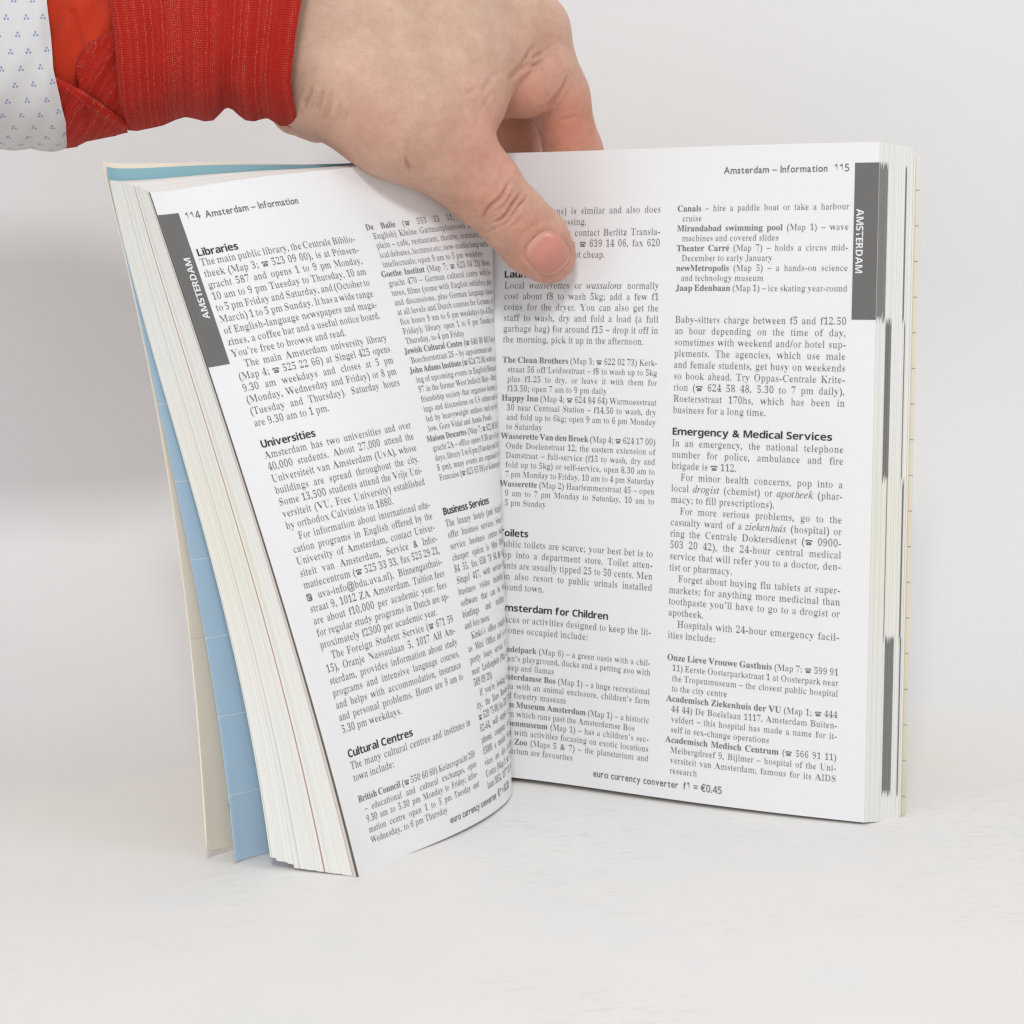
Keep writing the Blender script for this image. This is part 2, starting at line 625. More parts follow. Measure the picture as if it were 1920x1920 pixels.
L_CUL = ['The many cultural centres and institutes in', 'town include:~']
L_BRI = ['*British Council* (☎ 550 60 60) Keizersgracht 269', '|– educational and cultural exchanges, open', '|9.30 am to 5.30 pm Monday to Friday; infor-', '|mation centre open 1 to 5 pm Tuesday and', '|Wednesday, to 6 pm Thursday~']
L_LIST = ['*De Balie* (☎ 553 51 51, recording in', '|English) Kleine Gartmanplantsoen 10, Leidse-', '|plein – cafe, restaurant, theatre, seminars, polit-', '|ical debates, lectures etc; new-media hang-out for', '|intellectuals; open 9 am to 5 pm weekdays~',
          '*Goethe Institut* (Map 7; ☎ 623 04 21) Heren-', '|gracht 470 – German cultural centre with lec-', '|tures, films (some with English subtitles), plays', '|and discussions, plus German language classes', '|at all levels and Dutch courses for Germans; of-', '|fice hours 9 am to 6 pm weekdays (to 4.30 pm', '|Friday); library open 1 to 6 pm Tuesday and', '|Thursday, to 4 pm Friday~',
          '*Jewish Cultural Centre* (☎ 646 00 46) Van der', '|Boechorststraat 26 – by appointment only~', '*John Adams Institute* (☎ 624 72 80, with record-', '|ing of upcoming events in English) Herengracht', '|97 in the former West Indisch Huis – Dutch-US', '|friendship society that organises lectures, read-', '|ings and discussions on US culture and society', '|led by heavyweight authors such as Saul Bel-', '|low, Gore Vidal and Annie Proulx~',
          '*Maison Descartes* (Map 7; ☎ 622 49 36) Vijzel-', '|gracht 2A – office opens 9.30 am to 4 pm week-', '|days, library 1 to 6 pm (Tuesday and Thursday to', '|8 pm); many events are organised by Alliance', '|Francaise (☎ 625 65 06) at Keizersgracht 635~']
L_BUS = ['The luxury hotels (and Schiphol airport)', 'offer business services. Some offer full-', 'service business centres with staff. A', 'cheaper option is Mini Office (☎ 625', '84 55, fax 638 78 94, \ue000 minioffice), at', 'Singel 417, with services for the small',
         'business visitor including offices and', 'software that can be rented, printing,', 'bindings and mailings, translations', 'and lots more.~',
         '>Kinko’s offers roughly the same deal', 'as Mini Office and is more central but', 'pretty lousy service. It’s in the centre', 'near Leidseplein (Map 4; ☎ 589 09 10,', '589 09 20).~',
         '>If you’re looking for an office facil-', 'ity, the Euro Business Center (Map 2;', '☎ 520 75 00, fax 520 75 10), Keizersgracht', '62-64, will supply an office with desk,', 'phone, computer and all the rest from',
         'f5000 a month. Secretarial support ser-', 'vices are also available at the World', 'Centre (Map 1; ☎ 575 91 11), Strawinsky-', 'laan 3051, 1077 ZX Amsterdam.~']
R_TOP = ['(see Attractions) is similar and also does', 'some word processing.~', '>For translations contact Berlitz Transla-', 'tions, Rokin 87-94; ☎ 639 14 06, fax 620', '39 59, though it’s not cheap.~']
R_LAU = ['Local _wasserettes_ or _wassalons_ normally', 'cost about f8 to wash 5kg; add a few f1', 'coins for the dryer. You can also get the', 'staff to wash, dry and fold a load (a full', 'garbage bag) for around f15 – drop it off in', 'the morning, pick it up in the afternoon.~']
R_CLEAN = ['*The Clean Brothers* (Map 3; ☎ 622 02 73) Kerk-', '|straat 56 off Leidsestraat – f8 to wash up to 5kg', '|plus f1.25 to dry, or leave it with them for', '|f13.50; open 7 am to 9 pm daily~',
           '*Happy Inn* (Map 4; ☎ 624 84 64) Warmoesstraat', '|30 near Centraal Station – f14.50 to wash, dry', '|and fold up to 6kg; open 9 am to 6 pm Monday', '|to Saturday~',
           '*Wasserette Van den Broek* (Map 4; ☎ 624 17 00)', '|Oude Doelenstraat 12, the eastern extension of', '|Damstraat – full-service (f15 to wash, dry and', '|fold up to 5kg) or self-service, open 8.30 am to', '|7 pm Monday to Friday, 10 am to 4 pm Saturday',
           '*Wasserette* (Map 2) Haarlemmerstraat 45 – open', '|9 am to 7 pm Monday to Saturday, 10 am to', '|5 pm Sunday~']
R_TOI = ['Public toilets are scarce; your best bet is to', 'pop into a department store. Toilet atten-', 'dants are usually tipped 25 to 50 cents. Men', 'can also resort to public urinals installed', 'around town.~']
R_CHI = ['Places or activities designed to keep the lit-', 'tle ones occupied include:~']
R_KID = ['*Vondelpark* (Map 6) – a green oasis with a chil-', '|dren’s playground, ducks and a petting zoo with', '|sheep and llamas~', '*Amsterdamse Bos* (Map 1) – a huge recreational', '|area with an animal enclosure, children’s farm', '|and forestry museum~',
         '*Tram Museum Amsterdam* (Map 1) – a historic', '|tram which runs past the Amsterdamse Bos~', '*Tropenmuseum* (Map 1) – has a children’s sec-', '|tion with activities focusing on exotic locations', '*Artis Zoo* (Maps 5 & 7) – the planetarium and', '|aquarium are favourites~']
R_CAN = ['*Canals* – hire a paddle boat or take a harbour', '|cruise~', '*Mirandabad swimming pool* (Map 1) – wave', '|machines and covered slides~', '*Theater Carré* (Map 7) – holds a circus mid-', '|December to early January~', '*newMetropolis* (Map 5) – a hands-on science', '|and technology museum~', '*Jaap Edenbaan* (Map 1) – ice skating year-round']
R_BABY = ['Baby-sitters charge between f5 and f12.50', 'an hour depending on the time of day,', 'sometimes with weekend and/or hotel sup-', 'plements. The agencies, which use male', 'and female students, get busy on weekends', 'so book ahead. Try Oppas-Centrale Krite-', 'rion (☎ 624 58 48, 5.30 to 7 pm daily),', 'Roetersstraat 170hs, which has been in', 'business for a long time.~']
R_EME = ['In an emergency, the national telephone', 'number for police, ambulance and fire', 'brigade is ☎ 112.~', '>For minor health concerns, pop into a', 'local _drogist_ (chemist) or _apotheek_ (phar-', 'macy; to fill prescriptions).~', '>For more serious problems, go to the', 'casualty ward of a _ziekenhuis_ (hospital) or', 'ring the Centrale Doktersdienst (☎ 0900-', '503 20 42), the 24-hour central medical', 'service that will refer you to a doctor, den-', 'tist or pharmacy.~',
         '>Forget about buying flu tablets at super-', 'markets; for anything more medicinal than', 'toothpaste you’ll have to go to a drogist or', 'apotheek.~', '>Hospitals with 24-hour emergency facil-', 'ities include:~']
R_HOS = ['*Onze Lieve Vrouwe Gasthuis* (Map 7; ☎ 599 91', '|11) Eerste Oosterparkstraat 1 at Oosterpark near', '|the Tropenmuseum – the closest public hospital', '|to the city centre~', '*Academisch Ziekenhuis der VU* (Map 1; ☎ 444', '|44 44) De Boelelaan 1117, Amsterdam Buiten-', '|veldert – this hospital has made a name for it-', '|self in sex-change operations~', '*Academisch Medisch Centrum* (☎ 566 91 11)', '|Meibergdreef 9, Bijlmer – hospital of the Uni-', '|versiteit van Amsterdam; famous for its AIDS', '|research~']

pairs = {('b', 'H'), ('s', 'H'), ('i', 'e')}
for blk in (L_COL1, L_UNI, L_CUL, L_BRI, L_LIST, L_BUS, R_TOP, R_LAU, R_CLEAN, R_TOI, R_CHI, R_KID, R_CAN, R_BABY, R_EME, R_HOS):
    for ln in blk:
        for st, ch in runs(ln.strip('>|~')):
            if ch not in ' \ue000':
                pairs.add((st, ch))
HEADS = 'Libraries Universities Cultural Centres Business Services Laundry Toilets Amsterdam for Children Emergency & Medical Services euro currency converter f1 = €0.45 €1 = f2.20'
for ch in HEADS:
    if ch != ' ':
        pairs.add(('h', ch))
for ch in '114 Amsterdam – Information 115 euro currency converter f1 = €0.45 €1 = f2.20':
    if ch != ' ':
        pairs.add(('s', ch))
for ch in 'AMSTERDAM':
    pairs.add(('w', ch))
build_glyphs(pairs)


def heading(S, page, s, x, y, width, name='heading_text', st='h', size=3.05):
    T = Type()
    set_line(T, s, x, None, y, size, base=st, width=width)
    return T.build(name, S, M_INKB if st == 'h' else M_INK, page, 0.10)


PB = 3.4135
# ---- left page
LC = (8.58, 63.15, 68.78, 123.44)
body, white = Type(), []
set_block(body, L_COL1, LC[0], LC[1], 173.96, PB, BODY, white=white)
set_block(body, L_UNI, LC[0], LC[1], 116.73, PB, BODY, white=white)
set_block(body, L_CUL, LC[0], LC[1], 27.99, PB, BODY)
set_block(body, L_BRI, LC[0], LC[1], 18.68, 2.97, SMALL)
set_block(body, L_LIST, LC[2], LC[3], 177.05, 2.97, SMALL)
set_block(body, L_BUS, LC[2], LC[3], 86.12, PB, BODY, white=white)
heading(SL, page_l, 'Libraries', LC[0] + .05, 176.84, 13.5)
heading(SL, page_l, 'Universities', LC[0] + .05, 119.88, 18.6)
heading(SL, page_l, 'Cultural Centres', LC[0] + .05, 31.25, 26.6)
heading(SL, page_l, 'Business Services', LC[2], 89.65, 28.6)
heading(SL, page_l, '114', 8.85, 187.8, 5.0, 'page_number', 's')
heading(SL, page_l, 'Amsterdam – Information', 15.2, 187.6, 32.2, 'running_head', 's')
heading(SL, page_l, 'euro currency converter  €1 = f2.20', 44.5, 3.4, 45.0, 'page_footer', 's')
body.build('body_text', SL, M_INK, page_l, 0.10)


def tab_panel(S, u0, u1, v0, v1, parent):
    u, v = np.meshgrid(np.linspace(u0, u1, 9), np.linspace(v0, v1, 25), indexing='ij')
    P = S(u, v) + normal(S, u, v) * 0.08
    return mesh_obj('section_tab', P.reshape(-1, 3), grid_faces(9, 25), M_TAB, parent)


tab_panel(SL, 0.0, 7.2, 144.9, 190.2, page_l)


def tab_word(T, u_base, v_start, v_end, up_dir):
    """AMSTERDAM set along v; up_dir +1: reads downwards (right page), -1: reads upwards (left page)"""
    T2 = Type()
    set_line(T2, 'AMSTERDAM', 0, None, 0, 3.0, base='w', width=abs(v_end - v_start))
    for v, t in zip(T2.V, T2.T):
        if up_dir > 0:
            q = np.stack([u_base + v[:, 1], v_start - v[:, 0]], 1)
        else:
            q = np.stack([u_base - v[:, 1], v_start + v[:, 0]], 1)
        T.V.append(q); T.T.append(t + T.n)
    T.n += T2.n


for w_ in white:
    w_.build('symbol_letter', SL, M_WHITEINK, page_l, 0.16)
white = Type()
tab_word(white, 5.75, 158.5, 176.9, -1)
white.build('tab_lettering', SL, M_WHITEINK, page_l, 0.16)

# ---- right page
RC = (5.03, 59.70, 65.33, 119.90)
body, white = Type(), Type()
set_block(body, R_TOP, RC[0], RC[1], 177.39, PB, BODY)
set_block(body, R_LAU, RC[0], RC[1], 154.10, PB, BODY)
set_block(body, R_CLEAN, RC[0], RC[1], 130.66, 3.0075, SMALL)
set_block(body, R_TOI, RC[0], RC[1], 72.50, PB, BODY)
set_block(body, R_CHI, RC[0], RC[1], 48.69, PB, BODY)
set_block(body, R_KID, RC[0], RC[1], 39.44, 2.8995, SMALL)
set_block(body, R_CAN, RC[2], RC[3], 177.51, 2.9934, SMALL)
set_block(body, R_BABY, RC[2], RC[3], 143.90, PB, BODY)
set_block(body, R_EME, RC[2], RC[3], 106.55, PB, BODY)
set_block(body, R_HOS, RC[2], RC[3], 41.86, 3.0953, SMALL)
heading(SR, page_r, 'Laundry', RC[0], 157.5, 13.2)
heading(SR, page_r, 'Toilets', RC[0], 75.8, 10.4)
heading(SR, page_r, 'Amsterdam for Children', RC[0], 52.25, 39.5)
heading(SR, page_r, 'Emergency & Medical Services', RC[2], 110.0, 51.1)
heading(SR, page_r, 'Amsterdam – Information', 80.4, 188.6, 32.8, 'running_head', 's')
heading(SR, page_r, '115', 115.0, 188.6, 4.7, 'page_number', 's')
heading(SR, page_r, 'euro currency converter  f1 = €0.45', 40.3, 3.6, 44.3, 'page_footer', 's')
body.build('body_text', SR, M_INK, page_r, 0.10)
tab_panel(SR, 121.3, W, 145.4, 191.0, page_r)
tab_word(white, 122.1, 177.7, 158.8, 1)
white.build('tab_lettering', SR, M_WHITEINK, page_r, 0.16)

# ---- left block: the leaves behind the open page, fanned so that each edge shows
ncl, nvl = 150, 60
vv = np.linspace(0, H, nvl)
Eb = edge('back', vv)
E0 = SL(np.zeros(nvl), vv)


def SLb(u, v, t):
    """a leaf of the left block, t=0 just behind the page, t=1 the last one"""
    E = edge('back', v) - SL(np.zeros_like(v), v)
    w = (1 - u / W) ** 1.15
    return SL(u, v) + (w * t)[..., None] * E - normal(SL, u, v) * ((0.25 + 4.3 * t) * (u / W) ** 0.6 + 0.02)[..., None]


tl = np.linspace(0, 1, ncl)
jit = RNG.normal(0, 0.03, ncl) + np.repeat(RNG.normal(0, 0.06, ncl // 6), 6)
rise = np.abs(RNG.normal(0, 0.10, ncl)) + np.where(tl > 0.735, 0.9, 0) + np.where(tl > 0.80, 0.4, 0) + np.where(tl > 0.93, 0.7, 0)
rise_top = np.abs(RNG.normal(0, 0.10, ncl)) - 0.9 * np.clip((tl - 0.6) / 0.4, 0, 1)
Tm, Vm = np.meshgrid(tl, vv, indexing='ij')
P = SLb(np.zeros_like(Tm), Vm, Tm)
dU = SLb(np.full_like(Tm, 1.0), Vm, Tm) - P
P = P + dU * (jit[:, None] + 0.5 * np.where((tl > 0.725) & (tl < 0.74), 1.5, 0)[:, None])[..., None]
P[..., 2] += rise[:, None] * (1 - Vm / H) + rise_top[:, None] * Vm / H
shade = RNG.uniform(0.975, 1.02, ncl)
for q in (12, 31, 50, 78, 90, 117, 133):
    shade[q] = 0.87
for q in (13, 32, 79, 118):
    shade[q] = 1.05
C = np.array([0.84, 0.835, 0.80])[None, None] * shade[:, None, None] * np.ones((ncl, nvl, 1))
C *= 1 - np.array([0.01, 0.015, 0.075]) * np.exp(-((Vm / H - 0.48) / 0.17) ** 2)[..., None] * (tl > 0.25)[:, None, None]      # yellower tint around mid-height
for a, b, c in ((0, 5, (0.13, 0.125, 0.12)), (6, 7, (0.52, 0.38, 0.34)), (8, 10, (0.66, 0.56, 0.52)), (10, 11, (0.45, 0.36, 0.33)), (56, 59, (0.50, 0.31, 0.29)), (98, 100, (0.66, 0.64, 0.64)), (146, 148, (0.62, 0.70, 0.64))):
    C[a:b] = c
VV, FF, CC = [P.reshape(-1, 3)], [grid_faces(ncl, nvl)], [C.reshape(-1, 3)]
nb = ncl * nvl
leaf = [0.84, 0.835, 0.81]


def add_grid(P, tone):
    global nb
    a, b = P.shape[:2]
    VV.append(P.reshape(-1, 3)); FF.append(grid_faces(a, b, base=nb)); CC.append(np.tile(np.array(tone), (a * b, 1))); nb += a * b


ug = np.linspace(0, W, 60)
Ug, Vg = np.meshgrid(ug, np.linspace(0, H, 24), indexing='ij')
for t_ in (0.0, 1.0):
    P = SLb(Ug, Vg, np.full_like(Ug, t_))
    q_ = 0 if t_ == 0 else -1
    P[..., 2] += rise[q_] * (1 - Vg / H) + rise_top[q_] * Vg / H
    add_grid(P, leaf)
# the top and bottom edges of the leaves: ridged, each leaf a little higher or lower than the next
Ut, Tt = np.meshgrid(ug, tl, indexing='ij')
for v_ in (H, 0.0):
    P = SLb(Ut, np.full_like(Ut, v_), Tt)
    P[..., 2] += (rise if v_ == 0 else rise_top)[None, :]
    add_grid(P, leaf)
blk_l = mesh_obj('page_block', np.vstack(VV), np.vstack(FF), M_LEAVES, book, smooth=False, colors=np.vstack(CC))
blk_l['label'] = 'fanned leaves behind the left page'

# ---- right block: solid stack of leaves with a slanting fore-edge
T_R, SL_R = 12.0, 7.6
ncol, nvr = 84, 150
tcol = np.linspace(0, 1, ncol)


def SRb(u, v, t):
    """a leaf of the right block, t=0 just behind the page, t=1 at the back"""
    uq = np.asarray(u) * (1 + SL_R * t / W)
    uc = np.minimum(uq, W)
    P = SR(uc, v) + (uq - uc)[..., None] * DU[None, None] - normal(SR, uc, v) * (0.3 + T_R * np.asarray(t))[..., None]
    return P


DU = SR(np.array(W), np.array(98.)) - SR(np.array(W - 1.), np.array(98.))
DU = DU / np.linalg.norm(DU)
vr = np.linspace(0, H, nvr)
Tm, Vm = np.meshgrid(tcol, vr, indexing='ij')
jit = RNG.normal(0, 0.035, ncol)
Um = np.full_like(Tm, W) + jit[:, None]
P = SRb(Um, Vm, Tm)
P[..., 2] -= np.clip((Tm - 0.93) / 0.07, 0, 1) ** 2 * np.where(Vm > H / 2, 1.6, -1.4) * (np.abs(Vm / H - .5) > .49)
base = np.array([0.81, 0.80, 0.77])
shade = RNG.uniform(0.94, 1.03, ncol)
for q in (9, 22, 33, 44, 52, 63, 71):
    shade[q] = 0.78
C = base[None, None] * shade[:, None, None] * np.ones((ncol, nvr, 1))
C *= 1 - np.array([0.01, 0.015, 0.085]) * np.exp(-((Vm / H - 0.42) / 0.15) ** 2)[..., None]      # yellower band near mid-height
GREY = np.array([0.19, 0.19, 0.19])


def bar(t0, t1, v0, v1, g=1.0):
    for a in range(ncol):
        if t0 <= tcol[a] <= t1:
            r0, r1 = RNG.normal(0, 0.55, 2)
            m = (vr > v0 + r0) & (vr < v1 + r1)
            C[a, m] = GREY * g * RNG.uniform(0.85, 1.25)


bar(-0.01, 0.25, 145.6, 191.0, 1.15); bar(0.27, 0.44, 99.4, 145.4); bar(0.40, 0.425, 53.5, 100, .8); bar(0.45, 0.70, 8.0, 53.2)
bar(0.73, 0.775, 145.6, 190.6, .9); bar(0.79, 0.83, 99, 145.6, .9); bar(0.84, 0.88, 53.5, 99); bar(0.87, 0.905, 7.5, 53.5, .9)
bar(0.945, 0.96, -9, 300, 1.5)
fe = P.reshape(-1, 3)
# back, top, bottom and inner faces of the stack
nuu = 40
ub = np.linspace(0, W, nuu)
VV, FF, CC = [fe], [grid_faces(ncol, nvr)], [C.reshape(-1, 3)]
nb = len(fe)


def add_grid(P, tone):
    global nb
    a, b = P.shape[:2]
    VV.append(P.reshape(-1, 3)); FF.append(grid_faces(a, b, base=nb)); CC.append(np.tile(np.array(tone), (a * b, 1))); nb += a * b


Ug, Vg = np.meshgrid(ub, np.linspace(0, H, 12), indexing='ij')
add_grid(SRb(Ug, Vg, np.ones_like(Ug)), base)
add_grid(SRb(Ug, Vg, np.zeros_like(Ug)), base)
Ut, Tt = np.meshgrid(ub, tcol[::6], indexing='ij')
add_grid(SRb(Ut, np.full_like(Ut, H), Tt), base)
add_grid(SRb(Ut, np.zeros_like(Ut), Tt), base)
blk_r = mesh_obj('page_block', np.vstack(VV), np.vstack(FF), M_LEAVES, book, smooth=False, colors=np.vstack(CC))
blk_r['label'] = 'thick stack of leaves behind the right page, grey bars on its fore-edge'

# ---- covers and the printed map leaf
def slab(name, A, B, mat, uv):
    """a thick sheet between two point grids; the rim has points of its own so that the faces shade smoothly"""
    n1, n2 = A.shape[:2]
    rim = [i * n2 for i in range(n1)] + [(n1 - 1) * n2 + j for j in range(1, n2)] + [i * n2 + n2 - 1 for i in range(n1 - 2, -1, -1)] + [j for j in range(n2 - 2, 0, -1)]
    fa, fb, fu = A.reshape(-1, 3), B.reshape(-1, 3), uv.reshape(-1, 2)
    m, r = n1 * n2, len(rim)
    V = np.vstack([fa, fb, fa[rim], fb[rim]])
    i = np.arange(r)
    j = (i + 1) % r
    F = np.vstack([grid_faces(n1, n2), grid_faces(n1, n2, base=m)[:, ::-1], np.stack([2 * m + i, 2 * m + j, 2 * m + r + j, 2 * m + r + i], 1)])
    return mesh_obj(name, V, F, mat, book, smooth=True, uv=np.vstack([fu, fu, fu[rim], fu[rim]]))


def sheet(name, key, push, tone_fn, thick, mat, vlo=0.0, vhi=H, extra_v=0.0):
    n1, n2 = 60, 40
    u, v = np.meshgrid(np.linspace(0, W, n1), np.linspace(vlo, vhi, n2), indexing='ij')
    E = edge(key, v[0]) - SL(np.zeros(n2), v[0])
    P = SL(u, v) + ((1 - u / W) ** 1.12)[..., None] * E[None] - normal(SL, u, v) * (push * (u / W) ** 0.6)[..., None]
    P[..., 2] += extra_v
    nrm = normal(SL, u, v)
    return slab(name, P, P - nrm * thick, mat, np.stack([u, v], -1))


def lines_mat(name, c0, c1, period_u, period_v, width, offs=(0, 0), strip=None):
    """map-like paper: thin grid lines every so many mm"""
    k = NT(name)
    uv = k.n('ShaderNodeUVMap').outputs[0]
    s = k.n('ShaderNodeSeparateXYZ'); k.l(uv, s.inputs[0])
    m = None
    for ax, per, of in ((0, period_u, offs[0]), (1, period_v, offs[1])):
        if not per:
            continue
        q = k.math('MODULO', k.math('ADD', s.outputs[ax], of), per)
        q = k.math('LESS_THAN', q, width)
        m = q if m is None else k.math('MAXIMUM', m, q)
    n = k.noise(uv, 0.05, 3)
    base_ = k.mix(n, (*[x * 0.985 for x in c0], 1), (*[min(1, x * 1.012) for x in c0], 1))
    col = k.mix(m, base_, (*c1, 1))
    if strip:
        w = k.math('GREATER_THAN', s.outputs[1], strip[0])
        col = k.mix(w, col, (*strip[1], 1))
    k.l(col, k.b.inputs['Base Color'])
    k.setv(Roughness=0.42, Specular_IOR_Level=0.35)
    return k.m


M_MAP = lines_mat('blue_map_print', (0.47, 0.64, 0.80), (0.66, 0.77, 0.86), 0, 22.2, 0.3, (0, 4.0), (192.6, (0.24, 0.45, 0.51)))
M_COVER = lines_mat('cream_map_print', (0.90, 0.80, 0.665), (0.78, 0.66, 0.55), 0, 60, 0.2)
mp = sheet('map_leaf', 'map', 6.2, None, 0.16, M_MAP, 0, H)
mp['label'] = 'blue printed map leaf in front of the cover'
cv = sheet('cover', 'cover', 8.2, None, 0.45, M_COVER, 0.0, H, 0.0)
cv['label'] = 'cream front cover with a printed inside, leaning outermost left'
# the small printed figure on the inside of the cover
num = Type()
set_line(num, '9', 8.6, None, 10.6, 2.4, base='r')


def SCv(u, v):
    v = np.asarray(v, float); u = np.asarray(u, float)
    E = edge('cover', v) - SL(np.zeros_like(v), v)
    return SL(u, v) + ((1 - u / W) ** 1.12)[..., None] * E - normal(SL, u, v) * (8.2 * (u / W) ** 0.6)[..., None]


num.build('map_figure', SCv, M_INK, cv, 0.12)

# back cover behind the right block, a little wider than the leaves, with its rounded corner and printed ticks
n1, n2 = 50, 60
u1 = np.concatenate([np.linspace(0, W, n1 - 14), W + np.linspace(0.6, SL_R + 1.2, 14)])
v1 = np.linspace(0.8, H - 2.2, n2)
u, v = np.meshgrid(u1, v1, indexing='ij')
ins = np.clip((u - (W + SL_R - 1.5)) / 3.5, 0, 1)
cz = (v / H - 0.5)
v = np.where(np.abs(cz) > 0.49, v - np.sign(cz) * ins ** 2 * 2.2, v)
uc = np.minimum(u, W)
P = SR(uc, v) + (u - uc)[..., None] * DU[None, None] - normal(SR, uc, v) * (T_R + 0.7)
nrm = normal(SR, uc, v)
k = NT('back_map_print')
uvn = k.n('ShaderNodeUVMap').outputs[0]
s = k.n('ShaderNodeSeparateXYZ'); k.l(uvn, s.inputs[0])
q = k.math('LESS_THAN', k.math('MODULO', k.math('ADD', s.outputs[1], 3.6), 10.45), 0.34)
qq = k.math('GREATER_THAN', s.outputs[0], W + SL_R + 0.2)
tick = k.math('MULTIPLY', q, qq)
nn = k.noise(uvn, 0.07, 3)
col = k.ramp(nn, [(0.3, (0.72, 0.66, 0.50)), (0.5, (0.76, 0.68, 0.55)), (0.7, (0.74, 0.73, 0.60))])
bot = k.ramp(k.math('DIVIDE', s.outputs[1], 197.0), [(0.05, (0.55, 0.60, 0.42)), (0.22, (0.76, 0.68, 0.55)), (0.9, (0.76, 0.70, 0.56)), (1.0, (0.80, 0.79, 0.76))])
col = k.mix(0.6, col, bot)
col = k.mix(tick, col, (0.36, 0.32, 0.27, 1))
k.l(col, k.b.inputs['Base Color']); k.setv(Roughness=0.4, Specular_IOR_Level=0.35)
bc = slab('cover', P, P - nrm * 0.45, k.m, np.stack([u, v], -1))
bc['label'] = 'cream back cover with small printed ticks, showing at the far right edge'

# spine joining the two covers behind the gutter
vs = np.linspace(0.6, H - 1.2, 30)
A = SL(np.full(30, W), vs) - normal(SL, np.full(30, W), vs) * 8.6
B = SR(np.zeros(30), vs) - normal(SR, np.zeros(30), vs) * (T_R + 1.1)
ctrl = (A + B) / 2 + np.array([-1.5, 3.0, 0])
tt = np.linspace(0, 1, 12)[:, None, None]
Sp = (1 - tt) ** 2 * A + 2 * tt * (1 - tt) * ctrl + tt ** 2 * B
mesh_obj('spine', Sp.reshape(-1, 3), grid_faces(12, 30), M_COVER, book)


# ------------------------------------------------------------------ the person's hand and sleeve
# modelled in a hand frame (mm): x to the right, y up, z towards the viewer, origin above the gutter
Y_AXIS = 660.0 * 690.0 / FPX     # height of the hand frame's origin above the camera's axis
PX = 1 / 5.934                  # mm per picture pixel at the hand


def hp(px, py, z):
    d = 690.0 - z
    return np.array([(px - 960.0) * d / FPX, (960.0 - py) * d / FPX - Y_AXIS, z])


def to_world(P):
    P = np.asarray(P, float)
    return HO + P[..., :1] * RT + P[..., 1:2] * UP - P[..., 2:3] * FW


# chains of rounded limbs: (points with radius, blend)
CH = [
    # forearm and wrist
    ([(hp(300, 95, 32), 17), (hp(565, 112, 36), 16.8), (hp(660, 145, 38), 16.6)], 8),
    ([(hp(300, 10, 18), 16.5), (hp(565, 0, 14), 17.2), (hp(700, -10, 10), 21)], 12),
    ([(hp(560, 200, 20), 9.0), (hp(596, 216, 20), 7.6), (hp(640, 214, 20), 6.0)], 2.0),
    # back of the hand: four metacarpals
    ([(hp(640, 20, 26), 20), (hp(820, 30, 15), 16.0), (hp(1000, 55, -1), 10.6)], 9),
    ([(hp(640, -40, 8), 21), (hp(830, -20, -6), 17), (hp(985, 18, -22), 11)], 9),
    ([(hp(640, -80, -6), 20), (hp(820, -50, -26), 16), (hp(955, 5, -42), 11)], 9),
    ([(hp(640, -90, -18), 17), (hp(800, -60, -42), 14), (hp(910, 10, -60), 10)], 9),
    # thumb metacarpal with its muscle
    ([(hp(640, 168, 40), 15.6), (hp(745, 226, 42), 15.6), (hp(846, 293, 35), 12.4)], 9),
    # web between thumb and first finger
    ([(hp(720, 110, 32), 16), (hp(850, 130, 22), 14), (hp(930, 110, 9), 10)], 10),
    ([(hp(760, 190, 36), 14), (hp(840, 195, 28), 12), (hp(888, 190, 20), 8)], 9),
    ([(hp(865, 250, 29), 8.5), (hp(893, 185, 17), 6.0), (hp(960, 110, 3), 6.5)], 6),
    # palm behind
    ([(hp(720, 120, 6), 18), (hp(880, 100, -20), 15)], 8),
    # thumb
    ([(hp(846, 293, 35), 12.4), (hp(905, 350, 30), 10.7), (hp(962, 410, 25.5), 10.1)], 5),
    ([(hp(962, 410, 25.5), 10.1), (hp(1002, 452, 21), 10.35), (hp(1027, 479, 17), 8.7)], 3),
    # first finger
    ([(hp(1000, 58, -3), 10.6), (hp(1046, 180, -8), 9.4), (hp(1076, 288, -14), 9.0)], 4),
    ([(hp(1076, 288, -14), 9.0), (hp(1086, 430, -19), 8.2), (hp(1084, 540, -14), 7.2)], 3),
    # fold of flesh at its base
    ([(hp(938, 190, 2), 5.6), (hp(985, 172, 3), 7.6), (hp(1026, 138, 0), 8.2)], 2.6),
    # middle, ring and little finger curled behind the book
    ([(hp(975, 40, -24), 10.4), (hp(960, 250, -33), 9.3), (hp(985, 420, -33), 8.5), (hp(1000, 540, -27), 7.4)], 3.5),
    ([(hp(945, 40, -43), 10.2), (hp(915, 250, -51), 9.0), (hp(935, 410, -48), 8.3), (hp(955, 520, -40), 7.2)], 3.5),
    ([(hp(900, 40, -60), 9.2), (hp(870, 215, -67), 8.0), (hp(885, 330, -63), 7.2), (hp(900, 420, -55), 6.2)], 3.5),
]


def sdf(X, Y, Z, dtype=np.float32):
    D = None
    for pts, kb in CH:
        for n in range(len(pts) - 1):
            (a, ra), (b, rb) = pts[n], pts[n + 1]
            ab = b - a
            t = ((X - a[0]) * ab[0] + (Y - a[1]) * ab[1] + (Z - a[2]) * ab[2]) / (ab @ ab)
            t = np.clip(t, 0, 1).astype(dtype)
            d = np.sqrt((X - a[0] - t * ab[0]) ** 2 + (Y - a[1] - t * ab[1]) ** 2 + (Z - a[2] - t * ab[2]) ** 2) - (ra + t * (rb - ra))
            if D is None:
                D = d
            else:
                k_ = kb if n == 0 else max(kb, 3.0)
                h = np.clip(0.5 + 0.5 * (D - d) / k_, 0, 1)
                D = D + (d - D) * h - k_ * h * (1 - h)
    return D


